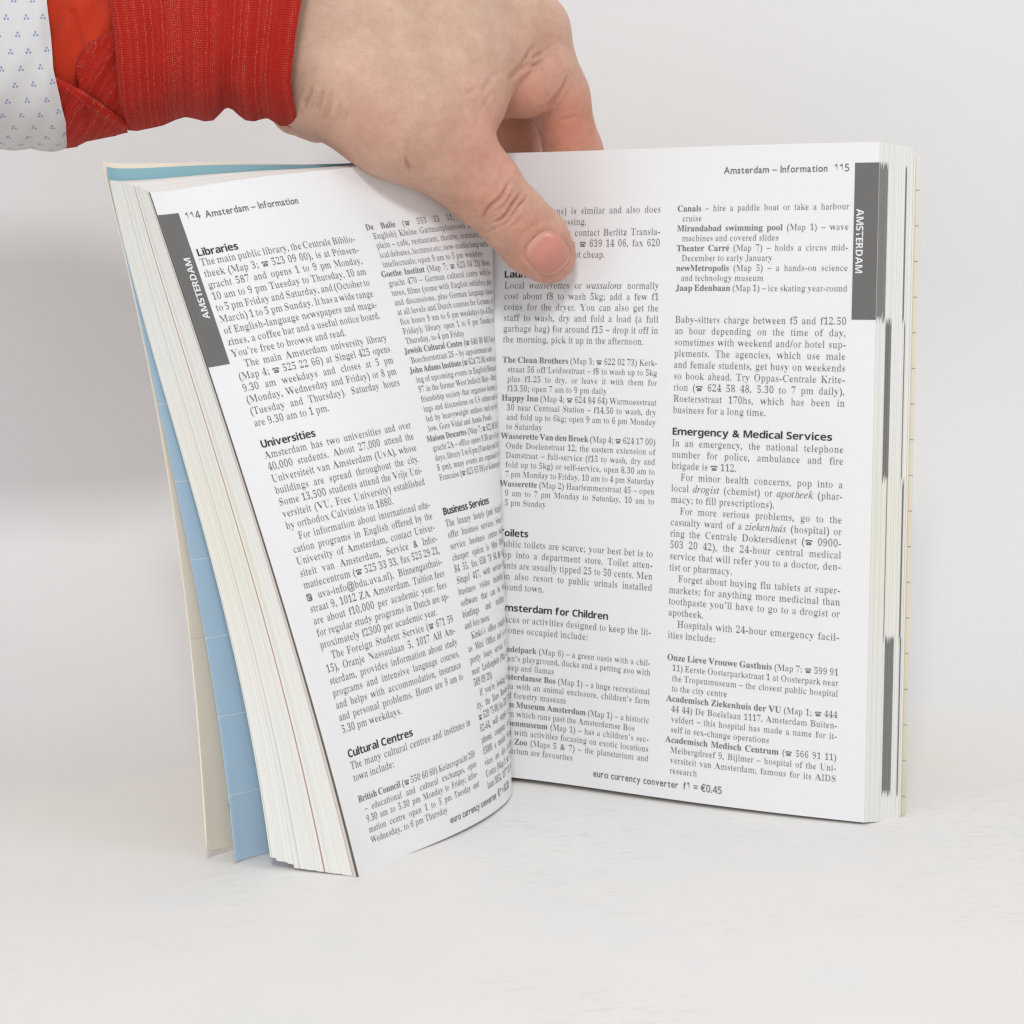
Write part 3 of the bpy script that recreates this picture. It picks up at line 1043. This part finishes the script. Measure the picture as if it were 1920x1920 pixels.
def surface_nets(D, org, h):
    S = D < 0
    nx, ny, nz = D.shape
    corners = [(i, j, k) for i in (0, 1) for j in (0, 1) for k in (0, 1)]
    cnt = sum(S[i:nx - 1 + i, j:ny - 1 + j, k:nz - 1 + k].astype(np.int8) for i, j, k in corners)
    cells = np.argwhere((cnt > 0) & (cnt < 8))
    cv_ = np.stack([D[cells[:, 0] + i, cells[:, 1] + j, cells[:, 2] + k] for i, j, k in corners], 1)
    acc = np.zeros((len(cells), 3)); num_ = np.zeros(len(cells))
    for a in range(8):
        for b in range(a + 1, 8):
            pa, pb = np.array(corners[a]), np.array(corners[b])
            if np.abs(pa - pb).sum() != 1:
                continue
            m = (cv_[:, a] < 0) != (cv_[:, b] < 0)
            t = cv_[m, a] / (cv_[m, a] - cv_[m, b])
            acc[m] += pa + t[:, None] * (pb - pa)
            num_[m] += 1
    V = org + (cells + acc / num_[:, None]) * h
    idx = -np.ones((nx - 1, ny - 1, nz - 1), np.int64)
    idx[tuple(cells.T)] = np.arange(len(cells))
    F = []
    for ax in range(3):
        o1, o2 = [(1, 2), (2, 0), (0, 1)][ax]
        sl0 = [slice(None)] * 3; sl1 = [slice(None)] * 3
        sl0[ax] = slice(0, -1); sl1[ax] = slice(1, None)
        cr = S[tuple(sl0)] != S[tuple(sl1)]
        e = np.argwhere(cr)
        ok = (e[:, o1] > 0) & (e[:, o2] > 0) & (e[:, o1] < D.shape[o1] - 1) & (e[:, o2] < D.shape[o2] - 1)
        e = e[ok]
        flip = S[tuple(e.T)]
        q = []
        for d1, d2 in ((-1, -1), (0, -1), (0, 0), (-1, 0)):
            c_ = e.copy(); c_[:, o1] += d1; c_[:, o2] += d2
            q.append(idx[tuple(c_.T)])
        q = np.stack(q, 1)
        q[~flip] = q[~flip][:, ::-1]
        F.append(q)
    F = np.vstack(F)
    return V, F[(F >= 0).all(1)]


lo, hi, hs = np.array([-76.0, -48.0, -82.0]), np.array([32.0, 98.0, 66.0]), 0.62
ax = [np.arange(lo[i], hi[i], hs) for i in range(3)]
D = np.empty([len(a) for a in ax], np.float32)
for i0 in range(0, len(ax[0]), 40):
    X, Y, Z = np.meshgrid(ax[0][i0:i0 + 40].astype(np.float32), ax[1].astype(np.float32), ax[2].astype(np.float32), indexing='ij')
    D[i0:i0 + 40] = sdf(X, Y, Z)
D[0], D[-1], D[:, 0], D[:, -1] = 1, 1, 1, 1
HV, HF = surface_nets(D, lo, hs)


def grad_n(V):
    e = 0.4
    g = np.stack([sdf(*(V + d).T, dtype=float) - sdf(*(V - d).T, dtype=float) for d in (np.array([e, 0, 0]), np.array([0, e, 0]), np.array([0, 0, e]))], 1)
    return g / np.maximum(np.linalg.norm(g, axis=1, keepdims=True), 1e-9)


inner = HV[:, 0] > lo[0] + 3
HN = grad_n(HV)
dv = sdf(*HV.T, dtype=float)
HV[inner] -= (HN * dv[:, None])[inner]

# ---- relief: creases, knuckle folds, tendons, the nail bed
def flat2(x, y):
    return np.array([(x - 960.0) * PX, (300.0 - y) * PX])


def pl(*pts):
    return np.array([flat2(x, y) for x, y in pts])


def dist_poly(P, q):
    best = np.full(len(P), 1e9); tt_ = np.zeros(len(P))
    n = len(q) - 1
    for i in range(n):
        a, b = q[i], q[i + 1]
        ab = b - a
        t = np.clip(((P - a) @ ab) / (ab @ ab), 0, 1)
        d = np.linalg.norm(P - a - t[:, None] * ab, axis=1)
        m = d < best
        best[m] = d[m]; tt_[m] = (i + t[m]) / n
    return best, tt_


def smooth_curve(q, n=24):
    q = np.asarray(q)
    s = np.linspace(0, len(q) - 1, n)
    i = np.minimum(s.astype(int), len(q) - 2)
    f = s - i
    p0, p1, p2, p3 = q[np.maximum(i - 1, 0)], q[i], q[i + 1], q[np.minimum(i + 2, len(q) - 1)]
    f = f[:, None]
    return 0.5 * (2 * p1 + (p2 - p0) * f + (2 * p0 - 5 * p1 + 4 * p2 - p3) * f ** 2 + (3 * p1 - p0 - 3 * p2 + p3) * f ** 3)


# polylines in the picture-plane of the hand: (points, depth mm, width mm)
CREASES = [
    # thumb joint
    (pl((906, 420), (908, 402), (920, 385), (938, 370), (950, 352), (958, 338)), 0.55, 0.55),
    (pl((922, 418), (938, 410), (950, 398), (958, 384), (968, 372), (980, 360)), 0.60, 0.55),
    (pl((948, 412), (962, 400), (972, 386), (984, 374), (992, 362)), 0.42, 0.5),
    (pl((930, 396), (944, 384), (954, 370), (962, 356)), 0.30, 0.45),
    (pl((958, 426), (972, 416), (984, 404)), 0.20, 0.5),
    (pl((912, 436), (926, 430), (936, 424)), 0.18, 0.5),
    # thumb base
    (pl((760, 262), (762, 285), (762, 305), (772, 326)), 0.30, 0.6),
    (pl((768, 330), (764, 312), (760, 296)), 0.25, 0.5),
    # wrist
    (pl((585, 165), (575, 185), (568, 200)), 0.35, 0.7),
    (pl((606, 168), (600, 190), (592, 212)), 0.35, 0.7),
    (pl((622, 165), (616, 190), (612, 214), (602, 232)), 0.28, 0.7),
    (pl((640, 190), (634, 212), (628, 232)), 0.18, 0.7),
    # knuckle side
    (pl((1000, 85), (988, 108), (972, 130), (952, 150)), 0.55, 0.8),
    (pl((1035, 85), (1020, 98), (1004, 104), (994, 112)), 0.25, 0.7),
    (pl((1028, 112), (1008, 120), (990, 124), (976, 132)), 0.35, 0.7),
    (pl((1064, 142), (1058, 160), (1046, 178), (1030, 196), (1008, 210)), 0.55, 0.6),
    (pl((898, 160), (884, 172), (870, 178)), 0.22, 0.8),
    (pl((915, 412), (930, 404), (942, 392), (952, 378), (962, 364), (972, 352)), 0.22, 0.4),
    (pl((938, 424), (954, 414), (968, 400), (980, 386)), 0.25, 0.4),
    (pl((1008, 96), (996, 112), (980, 128), (966, 140)), 0.25, 0.5),
    (pl((1046, 92), (1034, 100), (1018, 112)), 0.22, 0.5),
    (pl((1085, 215), (1070, 222), (1052, 224)), 0.14, 0.6),
    (pl((650, 205), (645, 226), (640, 244)), 0.16, 0.6),
    (pl((596, 172), (589, 192), (582, 208)), 0.25, 0.5),
    (pl((725, 255), (730, 275), (735, 296)), 0.10, 0.7),
    (pl((975, 440), (992, 428), (1008, 416)), 0.12, 0.5),
    (pl((900, 205), (912, 190), (922, 172)), 0.16, 0.6),
    (pl((936, 130), (916, 156), (902, 178)), 0.2, 0.9),
]
BULGES = [  # (x, y, radius mm, height mm)
    (876, 246, 8, 0.9), (948, 392, 5, 0.5), (1010, 132, 4.5, 0.9), (1006, 26, 8, 0.6), (712, 200, 14, 0.5), (1038, 60, 7, 0.4),
]
front = HN[:, 2] > -0.15
dz_ = (690.0 - HV[:, 2]) / FPX
P2 = np.stack([HV[:, 0] / dz_ * PX, (300.0 - 960.0 + (HV[:, 1] + Y_AXIS) / dz_) * PX], 1)      # the hand seen from its thumb side
disp = np.zeros(len(HV))
shown = HV[:, 2] > -16
for q, dep, w in CREASES:
    d, t = dist_poly(P2, smooth_curve(q))
    fade = np.clip(np.minimum(t, 1 - t) * 5, 0, 1)
    prof_ = np.exp(-(d / w) ** 2) - 0.35 * np.exp(-((d - 2.0 * w) / (1.1 * w)) ** 2)
    disp -= 1.9 * dep * prof_ * fade * (front & shown)
for x, y, r, h_ in BULGES:
    c_ = flat2(x, y)
    disp += h_ * np.exp(-((P2 - c_) ** 2).sum(1) / r ** 2) * (front & shown)

# nail frame
NP0, NP1 = pl((1001, 447))[0], pl((1055, 503))[0]
ndir = (NP1 - NP0) / np.linalg.norm(NP1 - NP0)
nlen = np.linalg.norm(NP1 - NP0)
nperp = np.array([-ndir[1], ndir[0]])
NC = (NP0 + NP1) / 2
rel = P2 - NC
na, nb_ = rel @ ndir, rel @ nperp
HWID = 6.35
el = (np.abs(na / (nlen / 2 + 0.2)) ** 3.2 + np.abs(nb_ / (HWID + 0.2)) ** 3.2) ** (1 / 3.2)
on_thumb = front & (HV[:, 2] > 8)
disp += np.where(on_thumb, -0.22 * np.exp(-((el - 1.0) / 0.06) ** 2) + 0.22 * np.exp(-((el - 1.2) / 0.12) ** 2) * (na < nlen * 0.3) - 0.25 * (el < 1), 0)
# the pad is pressed a little flat by the nail
HV2 = HV + HN * disp[:, None]

# skin tone: paler back of the hand, pinker joints and fingertip
c0 = np.array([0.595, 0.398, 0.298])
tone = np.tile(c0, (len(HV), 1))
PINK = [(876, 262, 12, .40), (990, 440, 13, .62), (1036, 490, 13, .75), (985, 490, 8, .6), (960, 400, 12, .25), (1000, 180, 14, .7), (1070, 240, 18, .95), (1050, 130, 10, .4), (930, 150, 12, .25), (940, 260, 22, .65), (800, 300, 22, .28), (915, 370, 18, .55), (700, 250, 20, .28), (1020, 100, 12, .35), (965, 405, 12, .45)]
pk = np.zeros(len(HV))
for x, y, r, s_ in PINK:
    pk = np.maximum(pk, s_ * np.exp(-((P2 - flat2(x, y)) ** 2).sum(1) / r ** 2))
pk = np.maximum(pk, np.where(HV[:, 2] < -16, .55, 0))
tone = tone * (1 - pk[:, None]) + np.array([0.60, 0.240, 0.165]) * pk[:, None]
YEL = np.exp(-((P2 - flat2(820, 70)) ** 2).sum(1) / 26 ** 2)
tone = tone * (1 - .35 * YEL[:, None]) + np.array([0.635, 0.455, 0.345]) * .35 * YEL[:, None]

k = NT('skin')
a = k.n('ShaderNodeVertexColor', layer_name='tone').outputs[0]
tc = k.n('ShaderNodeTexCoord').outputs['Object']
m1 = k.noise(tc, 95, 4, 0.6)
m2 = k.noise(tc, 420, 3, 0.6)
blot = k.ramp(m1, [(0.33, (0.91, 0.88, 0.87)), (0.66, (1.06, 1.06, 1.07))])
col = k.mix(1.0, a, blot, 'MULTIPLY')
spk = k.ramp(m2, [(0.3, (0.94, 0.92, 0.91)), (0.6, (1.02, 1.02, 1.02))])
col = k.mix(1.0, col, spk, 'MULTIPLY')
k.l(col, k.b.inputs['Base Color'])
k.setv(Roughness=0.46, Specular_IOR_Level=0.38)
k.b.inputs['Subsurface Weight'].default_value = 0.18
k.b.inputs['Subsurface Radius'].default_value = (1.0, 0.36, 0.2)
k.b.inputs['Subsurface Scale'].default_value = 0.0022
vor = k.n('ShaderNodeTexVoronoi', feature='DISTANCE_TO_EDGE')
k.l(k.mapping(tc, (1, 1, 1)), vor.inputs['Vector']); vor.inputs['Scale'].default_value = 1150
vr_ = k.ramp(vor.outputs[0], [(0.0, (0, 0, 0)), (0.12, (1, 1, 1))])
hgt = k.math('ADD', k.math('MULTIPLY', vr_, 0.5), k.math('MULTIPLY', k.noise(tc, 1400, 4), 0.8))
hgt = k.math('ADD', hgt, k.math('MULTIPLY', k.noise(tc, 230, 4), 1.6))
k.bump(hgt, 0.6, 0.00020)
M_SKIN = k.m

person = empty('person', to_world(np.array([-20.0, 10, 20])))
tag(person, 'hand in a red knit cuff and dotted shirt sleeve, thumb holding the book open', 'person')
hand = mesh_obj('hand', to_world(HV2), HF, M_SKIN, person, colors=tone)
hand['label'] = 'bare hand gripping the book, thumb in front and fingers behind'

# ---- thumbnail: a thin curved plate lying in the nail bed
ga, gb = np.meshgrid(np.linspace(-1, 1, 25), np.linspace(-1, 1, 25), indexing='ij')
# square -> superellipse disc
ex_ = 2.8
rr_ = np.maximum(np.abs(ga), np.abs(gb))
nrm_ = np.maximum((np.abs(ga) ** ex_ + np.abs(gb) ** ex_) ** (1 / ex_), 1e-9)
sa, sb_ = ga * rr_ / nrm_, gb * rr_ / nrm_
A2 = NC + (sa * nlen / 2)[..., None] * ndir + (sb_ * HWID)[..., None] * nperp
zz = np.full(ga.shape, 40.0)
nx_, ny_ = A2[..., 0] / PX, -A2[..., 1] / PX - 660.0     # picture offsets from the axis
for _ in range(60):                                    # walk down onto the thumb
    sc_ = (690.0 - zz) / FPX
    d = sdf(nx_ * sc_, -ny_ * sc_ - Y_AXIS, zz, dtype=float)
    zz = zz - np.clip(d, -1, 3) * 0.8
sc_ = (690.0 - zz) / FPX
NPt = np.stack([nx_ * sc_, -ny_ * sc_ - Y_AXIS, zz], -1)
NN = grad_n(NPt.reshape(-1, 3)).reshape(NPt.shape)
lift = 0.03 - 0.34 * np.clip((rr_ - 0.82) / 0.18, 0, 1) ** 2 + 0.25 * (1 - sb_ ** 2) * 0.6 + 0.12 * np.clip(sa, 0, 1)
NV_ = NPt + NN * lift[..., None]
nt = np.zeros(ga.shape + (3,))
nt[:] = (0.58, 0.240, 0.185)
lun = np.clip((-0.62 - sa + 0.25 * sb_ ** 2) / 0.2, 0, 1)[..., None]
nt = nt * (1 - 0.45 * lun) + np.array([0.70, 0.42, 0.36]) * 0.45 * lun
tip = np.clip((sa - 0.84 + 0.10 * sb_ ** 2) / 0.06, 0, 1)[..., None]
nt = nt * (1 - 0.5 * tip) + np.array([0.64, 0.42, 0.30]) * 0.5 * tip
side_ = np.clip((rr_ - 0.84) / 0.16, 0, 1)[..., None] * (sa < 0.75)[..., None]
nt = nt * (1 - 0.6 * side_) + np.array([0.60, 0.27, 0.19]) * 0.6 * side_
nt = nt * (1 + 0.10 * np.clip(0.5 - np.abs(sa + 0.15), 0, 1) - 0.07 * np.clip(sa, 0, 1))[..., None]
k = NT('nail')
k.l(k.n('ShaderNodeVertexColor', layer_name='tone').outputs[0], k.b.inputs['Base Color'])
k.setv(Roughness=0.27, Specular_IOR_Level=0.55)
k.b.inputs['Subsurface Weight'].default_value = 0.2
k.b.inputs['Subsurface Radius'].default_value = (1.0, 0.4, 0.3)
k.b.inputs['Subsurface Scale'].default_value = 0.0015
tc = k.n('ShaderNodeTexCoord').outputs['Object']
k.bump(k.noise(tc, 700, 2), 0.05, 0.0001)
nail = mesh_obj('thumbnail', to_world(NV_.reshape(-1, 3)), grid_faces(25, 25), k.m, hand, colors=nt.reshape(-1, 3))


# ---- sleeve
def tube(name, xs_px, bot, top, zc, zr, mat, nang=160, fold=None, edge_r=None, edge_l=None, lip=(0, 0), parent=None, uvx=1.0):
    """a cloth tube along the arm: bot/top give its lower and upper outline (picture px at arm depth), zc/zr its depth"""
    xs_px = np.asarray(xs_px, float)
    n = len(xs_px)
    nang += 1
    th = np.linspace(np.pi, 3 * np.pi, nang)            # the seam runs along the far side
    V = []; UVs = []
    for i, x in enumerate(xs_px):
        b, t_ = bot(x), top(x)
        cy, ry = (b + t_) / 2, (b - t_) / 2
        r_ = 1.0
        if lip[1] and i >= n - 3:
            r_ = 1 - lip[1] * (i - n + 4) / 3.0
        if lip[0] and i <= 2:
            r_ = 1 - lip[0] * (3 - i) / 3.0
        e_ = 2.3
        cs, sn = np.cos(th), np.sin(th)
        rad = (np.abs(cs) ** e_ + np.abs(sn) ** e_) ** (-1 / e_)
        yy = cy + ry * rad * -sn * r_                       # picture y
        zz_ = zc(x) + zr(x) * rad * cs * r_
        fx = (x - xs_px[0]) / (xs_px[-1] - xs_px[0])
        xx = np.full(nang, x)
        if edge_r is not None:
            xx = xx + edge_r(yy) * fx ** 2
        if edge_l is not None:
            xx = xx + edge_l(yy) * (1 - fx) ** 2
        P_ = np.stack([hp(a, c_, z_) for a, c_, z_ in zip(xx, yy, zz_)])
        if fold is not None:
            ctr = hp(x, cy, zc(x))
            out = P_ - ctr
            out[:, 0] = 0
            out /= np.linalg.norm(out, axis=1, keepdims=True)
            P_ = P_ + out * fold(xx, yy, th)[:, None]
        V.append(P_)
        UVs.append(np.stack([np.full(nang, x) / 5.93 * uvx, th / (2 * np.pi) * 190.0], 1))
    V = np.array(V); UVs = np.array(UVs)
    o = mesh_obj(name, to_world(V.reshape(-1, 3)), grid_faces(n, nang), mat, parent, uv=UVs.reshape(-1, 2))
    return o


def cloth_mat(name, kind):
    k = NT(name)
    uv = k.n('ShaderNodeUVMap').outputs[0]
    s = k.n('ShaderNodeSeparateXYZ'); k.l(uv, s.inputs[0])
    u, v = s.outputs[0], s.outputs[1]
    if kind == 'knit':
        wob = k.math('MULTIPLY', k.math('SUBTRACT', k.noise(uv, 0.35, 3), 0.5), 1.6)
        uw = k.math('ADD', u, wob)
        col_id = k.math('FLOOR', k.math('MULTIPLY', uw, 1 / 0.72))
        wn = k.n('ShaderNodeTexWhiteNoise', noise_dimensions='1D'); k.l(col_id, wn.inputs['W'])
        lite = k.ramp(wn.outputs[0], [(0.22, (0.05, 0.05, 0.05)), (0.95, (1, 1, 1))])
        fu = k.math('ABSOLUTE', k.math('SUBTRACT', k.math('FRACT', k.math('MULTIPLY', uw, 1 / 0.72)), 0.5))
        thread = k.ramp(fu, [(0.12, (1, 1, 1)), (0.34, (0, 0, 0))])
        fv = k.math('ABSOLUTE', k.math('SUBTRACT', k.math('FRACT', k.math('MULTIPLY', v, 1 / 0.78)), 0.5))
        bead = k.ramp(fv, [(0.10, (1, 1, 1)), (0.42, (0, 0, 0))])
        patchy = k.ramp(k.noise(k.mapping(uv, (2.4, 0.9, 1)), 0.9, 4), [(0.40, (0, 0, 0)), (0.62, (1, 1, 1))])
        f = k.math('MULTIPLY', k.math('MULTIPLY', lite, thread), k.math('ADD', k.math('MULTIPLY', bead, 0.75), 0.12))
        f = k.math('MULTIPLY', f, k.math('ADD', k.math('MULTIPLY', patchy, 0.85), 0.15))
        base_ = k.mix(k.noise(uv, 0.12, 3), (0.36, 0.013, 0.007, 1), (0.52, 0.024, 0.011, 1))
        gap = k.math('MULTIPLY', k.math('SUBTRACT', 1.0, bead), 0.28)
        base_ = k.mix(gap, base_, (0.20, 0.004, 0.004, 1))
        c_ = k.mix(k.math('MULTIPLY', f, 0.78), base_, (0.74, 0.24, 0.20, 1))
        k.l(c_, k.b.inputs['Base Color'])
        h_ = k.math('MULTIPLY', bead, k.math('ADD', thread, 0.6))
        h_ = k.math('ADD', h_, k.math('MULTIPLY', k.noise(uv, 4.0, 3), 0.6))
        k.bump(h_, 0.55, 0.00045)
        k.setv(Roughness=0.9, Specular_IOR_Level=0.1)
        k.b.inputs['Sheen Weight'].default_value = 0.15
        k.b.inputs['Sheen Tint'].default_value = (1, 0.5, 0.45, 1)
    elif kind == 'lining':
        st_ = k.noise(k.mapping(uv, (0.5, 4.0, 1)), 1.2, 3)
        c_ = k.mix(st_, (0.42, 0.022, 0.008, 1), (0.57, 0.046, 0.014, 1))
        k.l(c_, k.b.inputs['Base Color'])
        k.bump(k.noise(k.mapping(uv, (0.6, 5.0, 1)), 1.5, 3), 0.5, 0.0003)
        k.setv(Roughness=0.85, Specular_IOR_Level=0.12)
        k.b.inputs['Sheen Weight'].default_value = 0.2
    else:                                                    # shirt cotton with small blue three-dot sprigs
        row = k.math('FLOOR', k.math('DIVIDE', v, 4.6))
        odd = k.math('MODULO', row, 2.0)
        uu_ = k.math('ADD', u, k.math('MULTIPLY', odd, 2.95))
        wn = k.n('ShaderNodeTexWhiteNoise', noise_dimensions='2D')
        cb = k.n('ShaderNodeCombineXYZ'); k.l(row, cb.inputs[0]); k.l(k.math('FLOOR', k.math('DIVIDE', uu_, 5.9)), cb.inputs[1]); k.l(cb.outputs[0], wn.inputs['Vector'])
        cu = k.math('SUBTRACT', k.math('MODULO', k.math('ADD', uu_, 590.0), 5.9), k.math('ADD', 2.95, k.math('MULTIPLY', k.math('SUBTRACT', wn.outputs[0], 0.5), 0.7)))
        cvv = k.math('SUBTRACT', k.math('MODULO', v, 4.6), 2.3)
        m = None
        for du, dv_, r_ in ((0.0, 0.52, 0.37), (-0.50, -0.30, 0.37), (0.52, -0.33, 0.35)):
            a_ = k.math('POWER', k.math('ABSOLUTE', k.math('SUBTRACT', cu, du)), 2.0)
            b_ = k.math('POWER', k.math('ABSOLUTE', k.math('SUBTRACT', cvv, dv_)), 2.0)
            d_ = k.math('LESS_THAN', k.math('SQRT', k.math('ADD', a_, b_)), r_)
            m = d_ if m is None else k.math('MAXIMUM', m, d_)
        weave = k.noise(k.mapping(uv, (6, 6, 1)), 2.0, 2)
        base_ = k.mix(weave, (0.60, 0.59, 0.60, 1), (0.68, 0.67, 0.675, 1))
        c_ = k.mix(k.math('MULTIPLY', m, 0.85), base_, (0.20, 0.25, 0.47, 1))
        k.l(c_, k.b.inputs['Base Color'])
        k.bump(k.math('ADD', weave, k.math('MULTIPLY', k.noise(uv, 0.5, 3), 2.0)), 0.25, 0.0004)
        k.setv(Roughness=0.85, Specular_IOR_Level=0.15)
    return k.m


M_KNIT, M_LINING, M_SHIRT = cloth_mat('red_knit', 'knit'), cloth_mat('orange_red_jersey', 'lining'), cloth_mat('dotted_cotton', 'shirt')


def interp(pts):
    a = np.array(pts, float)
    return lambda x: np.interp(x, a[:, 0], a[:, 1])


low = np.array([(200, 244), (215, 246), (232, 247), (260, 241), (290, 234), (318, 224), (338, 220), (356, 224), (376, 229), (394, 226), (408, 214), (420, 203), (427, 201), (436, 205), (446, 216), (458, 226), (474, 229), (488, 225), (500, 223), (511, 229), (522, 236), (540, 238), (570, 240)], float)
xs_ = np.linspace(203, 558, 120)


def low_f(x):
    return np.interp(x, low[:, 0], low[:, 1])


cuff_fold = lambda x, y, th: 0.35 * np.sin(x / 19.0 + 2.2 * np.sin(th)) * 0.6 + 0.35 * np.exp(-((x - 537) / 5.0) ** 2) * -1
cuff = tube('knit_cuff', xs_, low_f, lambda x: -122 + 0 * x, lambda x: 29.0, lambda x: 36 - 0.002 * (x - 200), M_KNIT,
            fold=cuff_fold, edge_r=lambda y: np.interp(y, [-60, 0, 60, 110, 150, 190, 240], [14, 7, -3, -9, -13, -8, 5]),
            edge_l=lambda y: np.interp(y, [-60, 0, 80, 150, 200, 245], [-6, 0, 12, 16, 20, 30]), lip=(0.05, 0.015), parent=person)
cuff['label'] = 'red knitted cuff with pale flecks and a wavy lower edge'

lin_bot = interp([(60, 262), (120, 268), (150, 266), (160, 258), (200, 250), (240, 240), (300, 226)])


def lin_fold(x, y, th):
    return (0.7 * np.sin((x + y * 0.6) / 11.0) * np.exp(-((y - 60) / 80.0) ** 2) - 1.2 * np.exp(-((x - 128 - 0.25 * y) / 9.0) ** 2) * (y > 20)) * (np.cos(th) > -0.2)


LIN_R = lambda x: np.interp(x, [70, 150, 205, 262], [36.0, 35.0, 33.0, 30.0])
lining = tube('sleeve_lining', np.linspace(70, 262, 70), lin_bot, lambda x: -118 + 0 * x, lambda x: 27.0, LIN_R, M_LINING, fold=lin_fold, parent=person)
lining['label'] = 'orange-red jersey sleeve turned inside out above the cuff'


def flap_piece(name, label, x0, x1, top_pts, bot_f, lift, mat, roll=0.0, sag=0.0):
    """a piece of cloth lying over the sleeve, its top edge along top_pts"""
    tp = interp(top_pts)
    n1, n2 = 70, 30
    V = []; UVs = []
    for x in np.linspace(x0, x1, n1):
        y0, b = tp(x), bot_f(x)
        cy, ry = (lin_bot(x) - 118) / 2, (lin_bot(x) + 121) / 2
        for s_ in np.linspace(0, 1, n2):
            y = y0 + (b - y0) * s_
            q_ = np.clip((y - cy) / ry, -1, 0.99995)
            z = 27 + LIN_R(x) * (1 - abs(q_) ** 2.3) ** (1 / 2.3)
            dy = y - y0
            z += lift + roll * math.exp(-(dy / 9.0) ** 2) + sag * math.sin(x / 8.0 + y / 13.0) * min(1, dy / 20.0)
            if dy < 2.0:
                z -= 0.9 * (1 - dy / 2.0)
            V.append(hp(x, y, z)); UVs.append((x / 5.93 * 0.8 + y / 12.0, y / 5.93 - x / 9.0))
    o = mesh_obj(name, to_world(np.array(V)), grid_faces(n1, n2), mat, person, uv=np.array(UVs))
    o['label'] = label
    sol = o.modifiers.new('cloth', 'SOLIDIFY'); sol.thickness = 0.0011; sol.offset = -1
    return o


flap_piece('sleeve_fold', 'dark red knit lying in the hollow under the fold', 147, 236,
           [(147, 150), (149, 118), (160, 100), (172, 84), (205, 66), (236, 50)], interp([(147, 200), (170, 222), (205, 240), (236, 238)]), 0.5, M_KNIT, 0.3, 0.25)
flap_piece('sleeve_fold', 'red knit fold rolled over diagonally below the orange-red jersey', 84, 238,
           [(84, 132), (105, 149), (130, 162), (152, 175), (175, 190), (200, 209), (225, 226), (238, 232)], interp([(60, 266), (120, 272), (143, 269), (152, 263), (160, 259), (205, 250), (238, 245)]), 1.5, M_KNIT, 2.2, 0.5)

sh_bot = interp([(-260, 290), (-60, 284), (0, 282), (35, 281), (62, 279), (90, 275), (105, 273), (125, 272), (150, 270)])
shirt = tube('shirt_sleeve', np.linspace(-900, 96, 150), sh_bot, lambda x: -138 + 0 * x, lambda x: 27.0, lambda x: 43.0, M_SHIRT,
             fold=lambda x, y, th: 0.5 * np.sin(x / 31.0 + y / 60.0) + 0.35 * np.sin(x / 12.0 + y / 23.0) + 0.5 * np.exp(-((x - 58) / 4.0) ** 2) * -0.8,
             edge_r=lambda y: np.interp(y, [-120, 0, 130, 200, 250, 275], [-14, -8, 4, 20, 36, 48]), lip=(0, 0.05), parent=person)
shirt['label'] = 'white shirt sleeve printed with small blue three-dot sprigs'
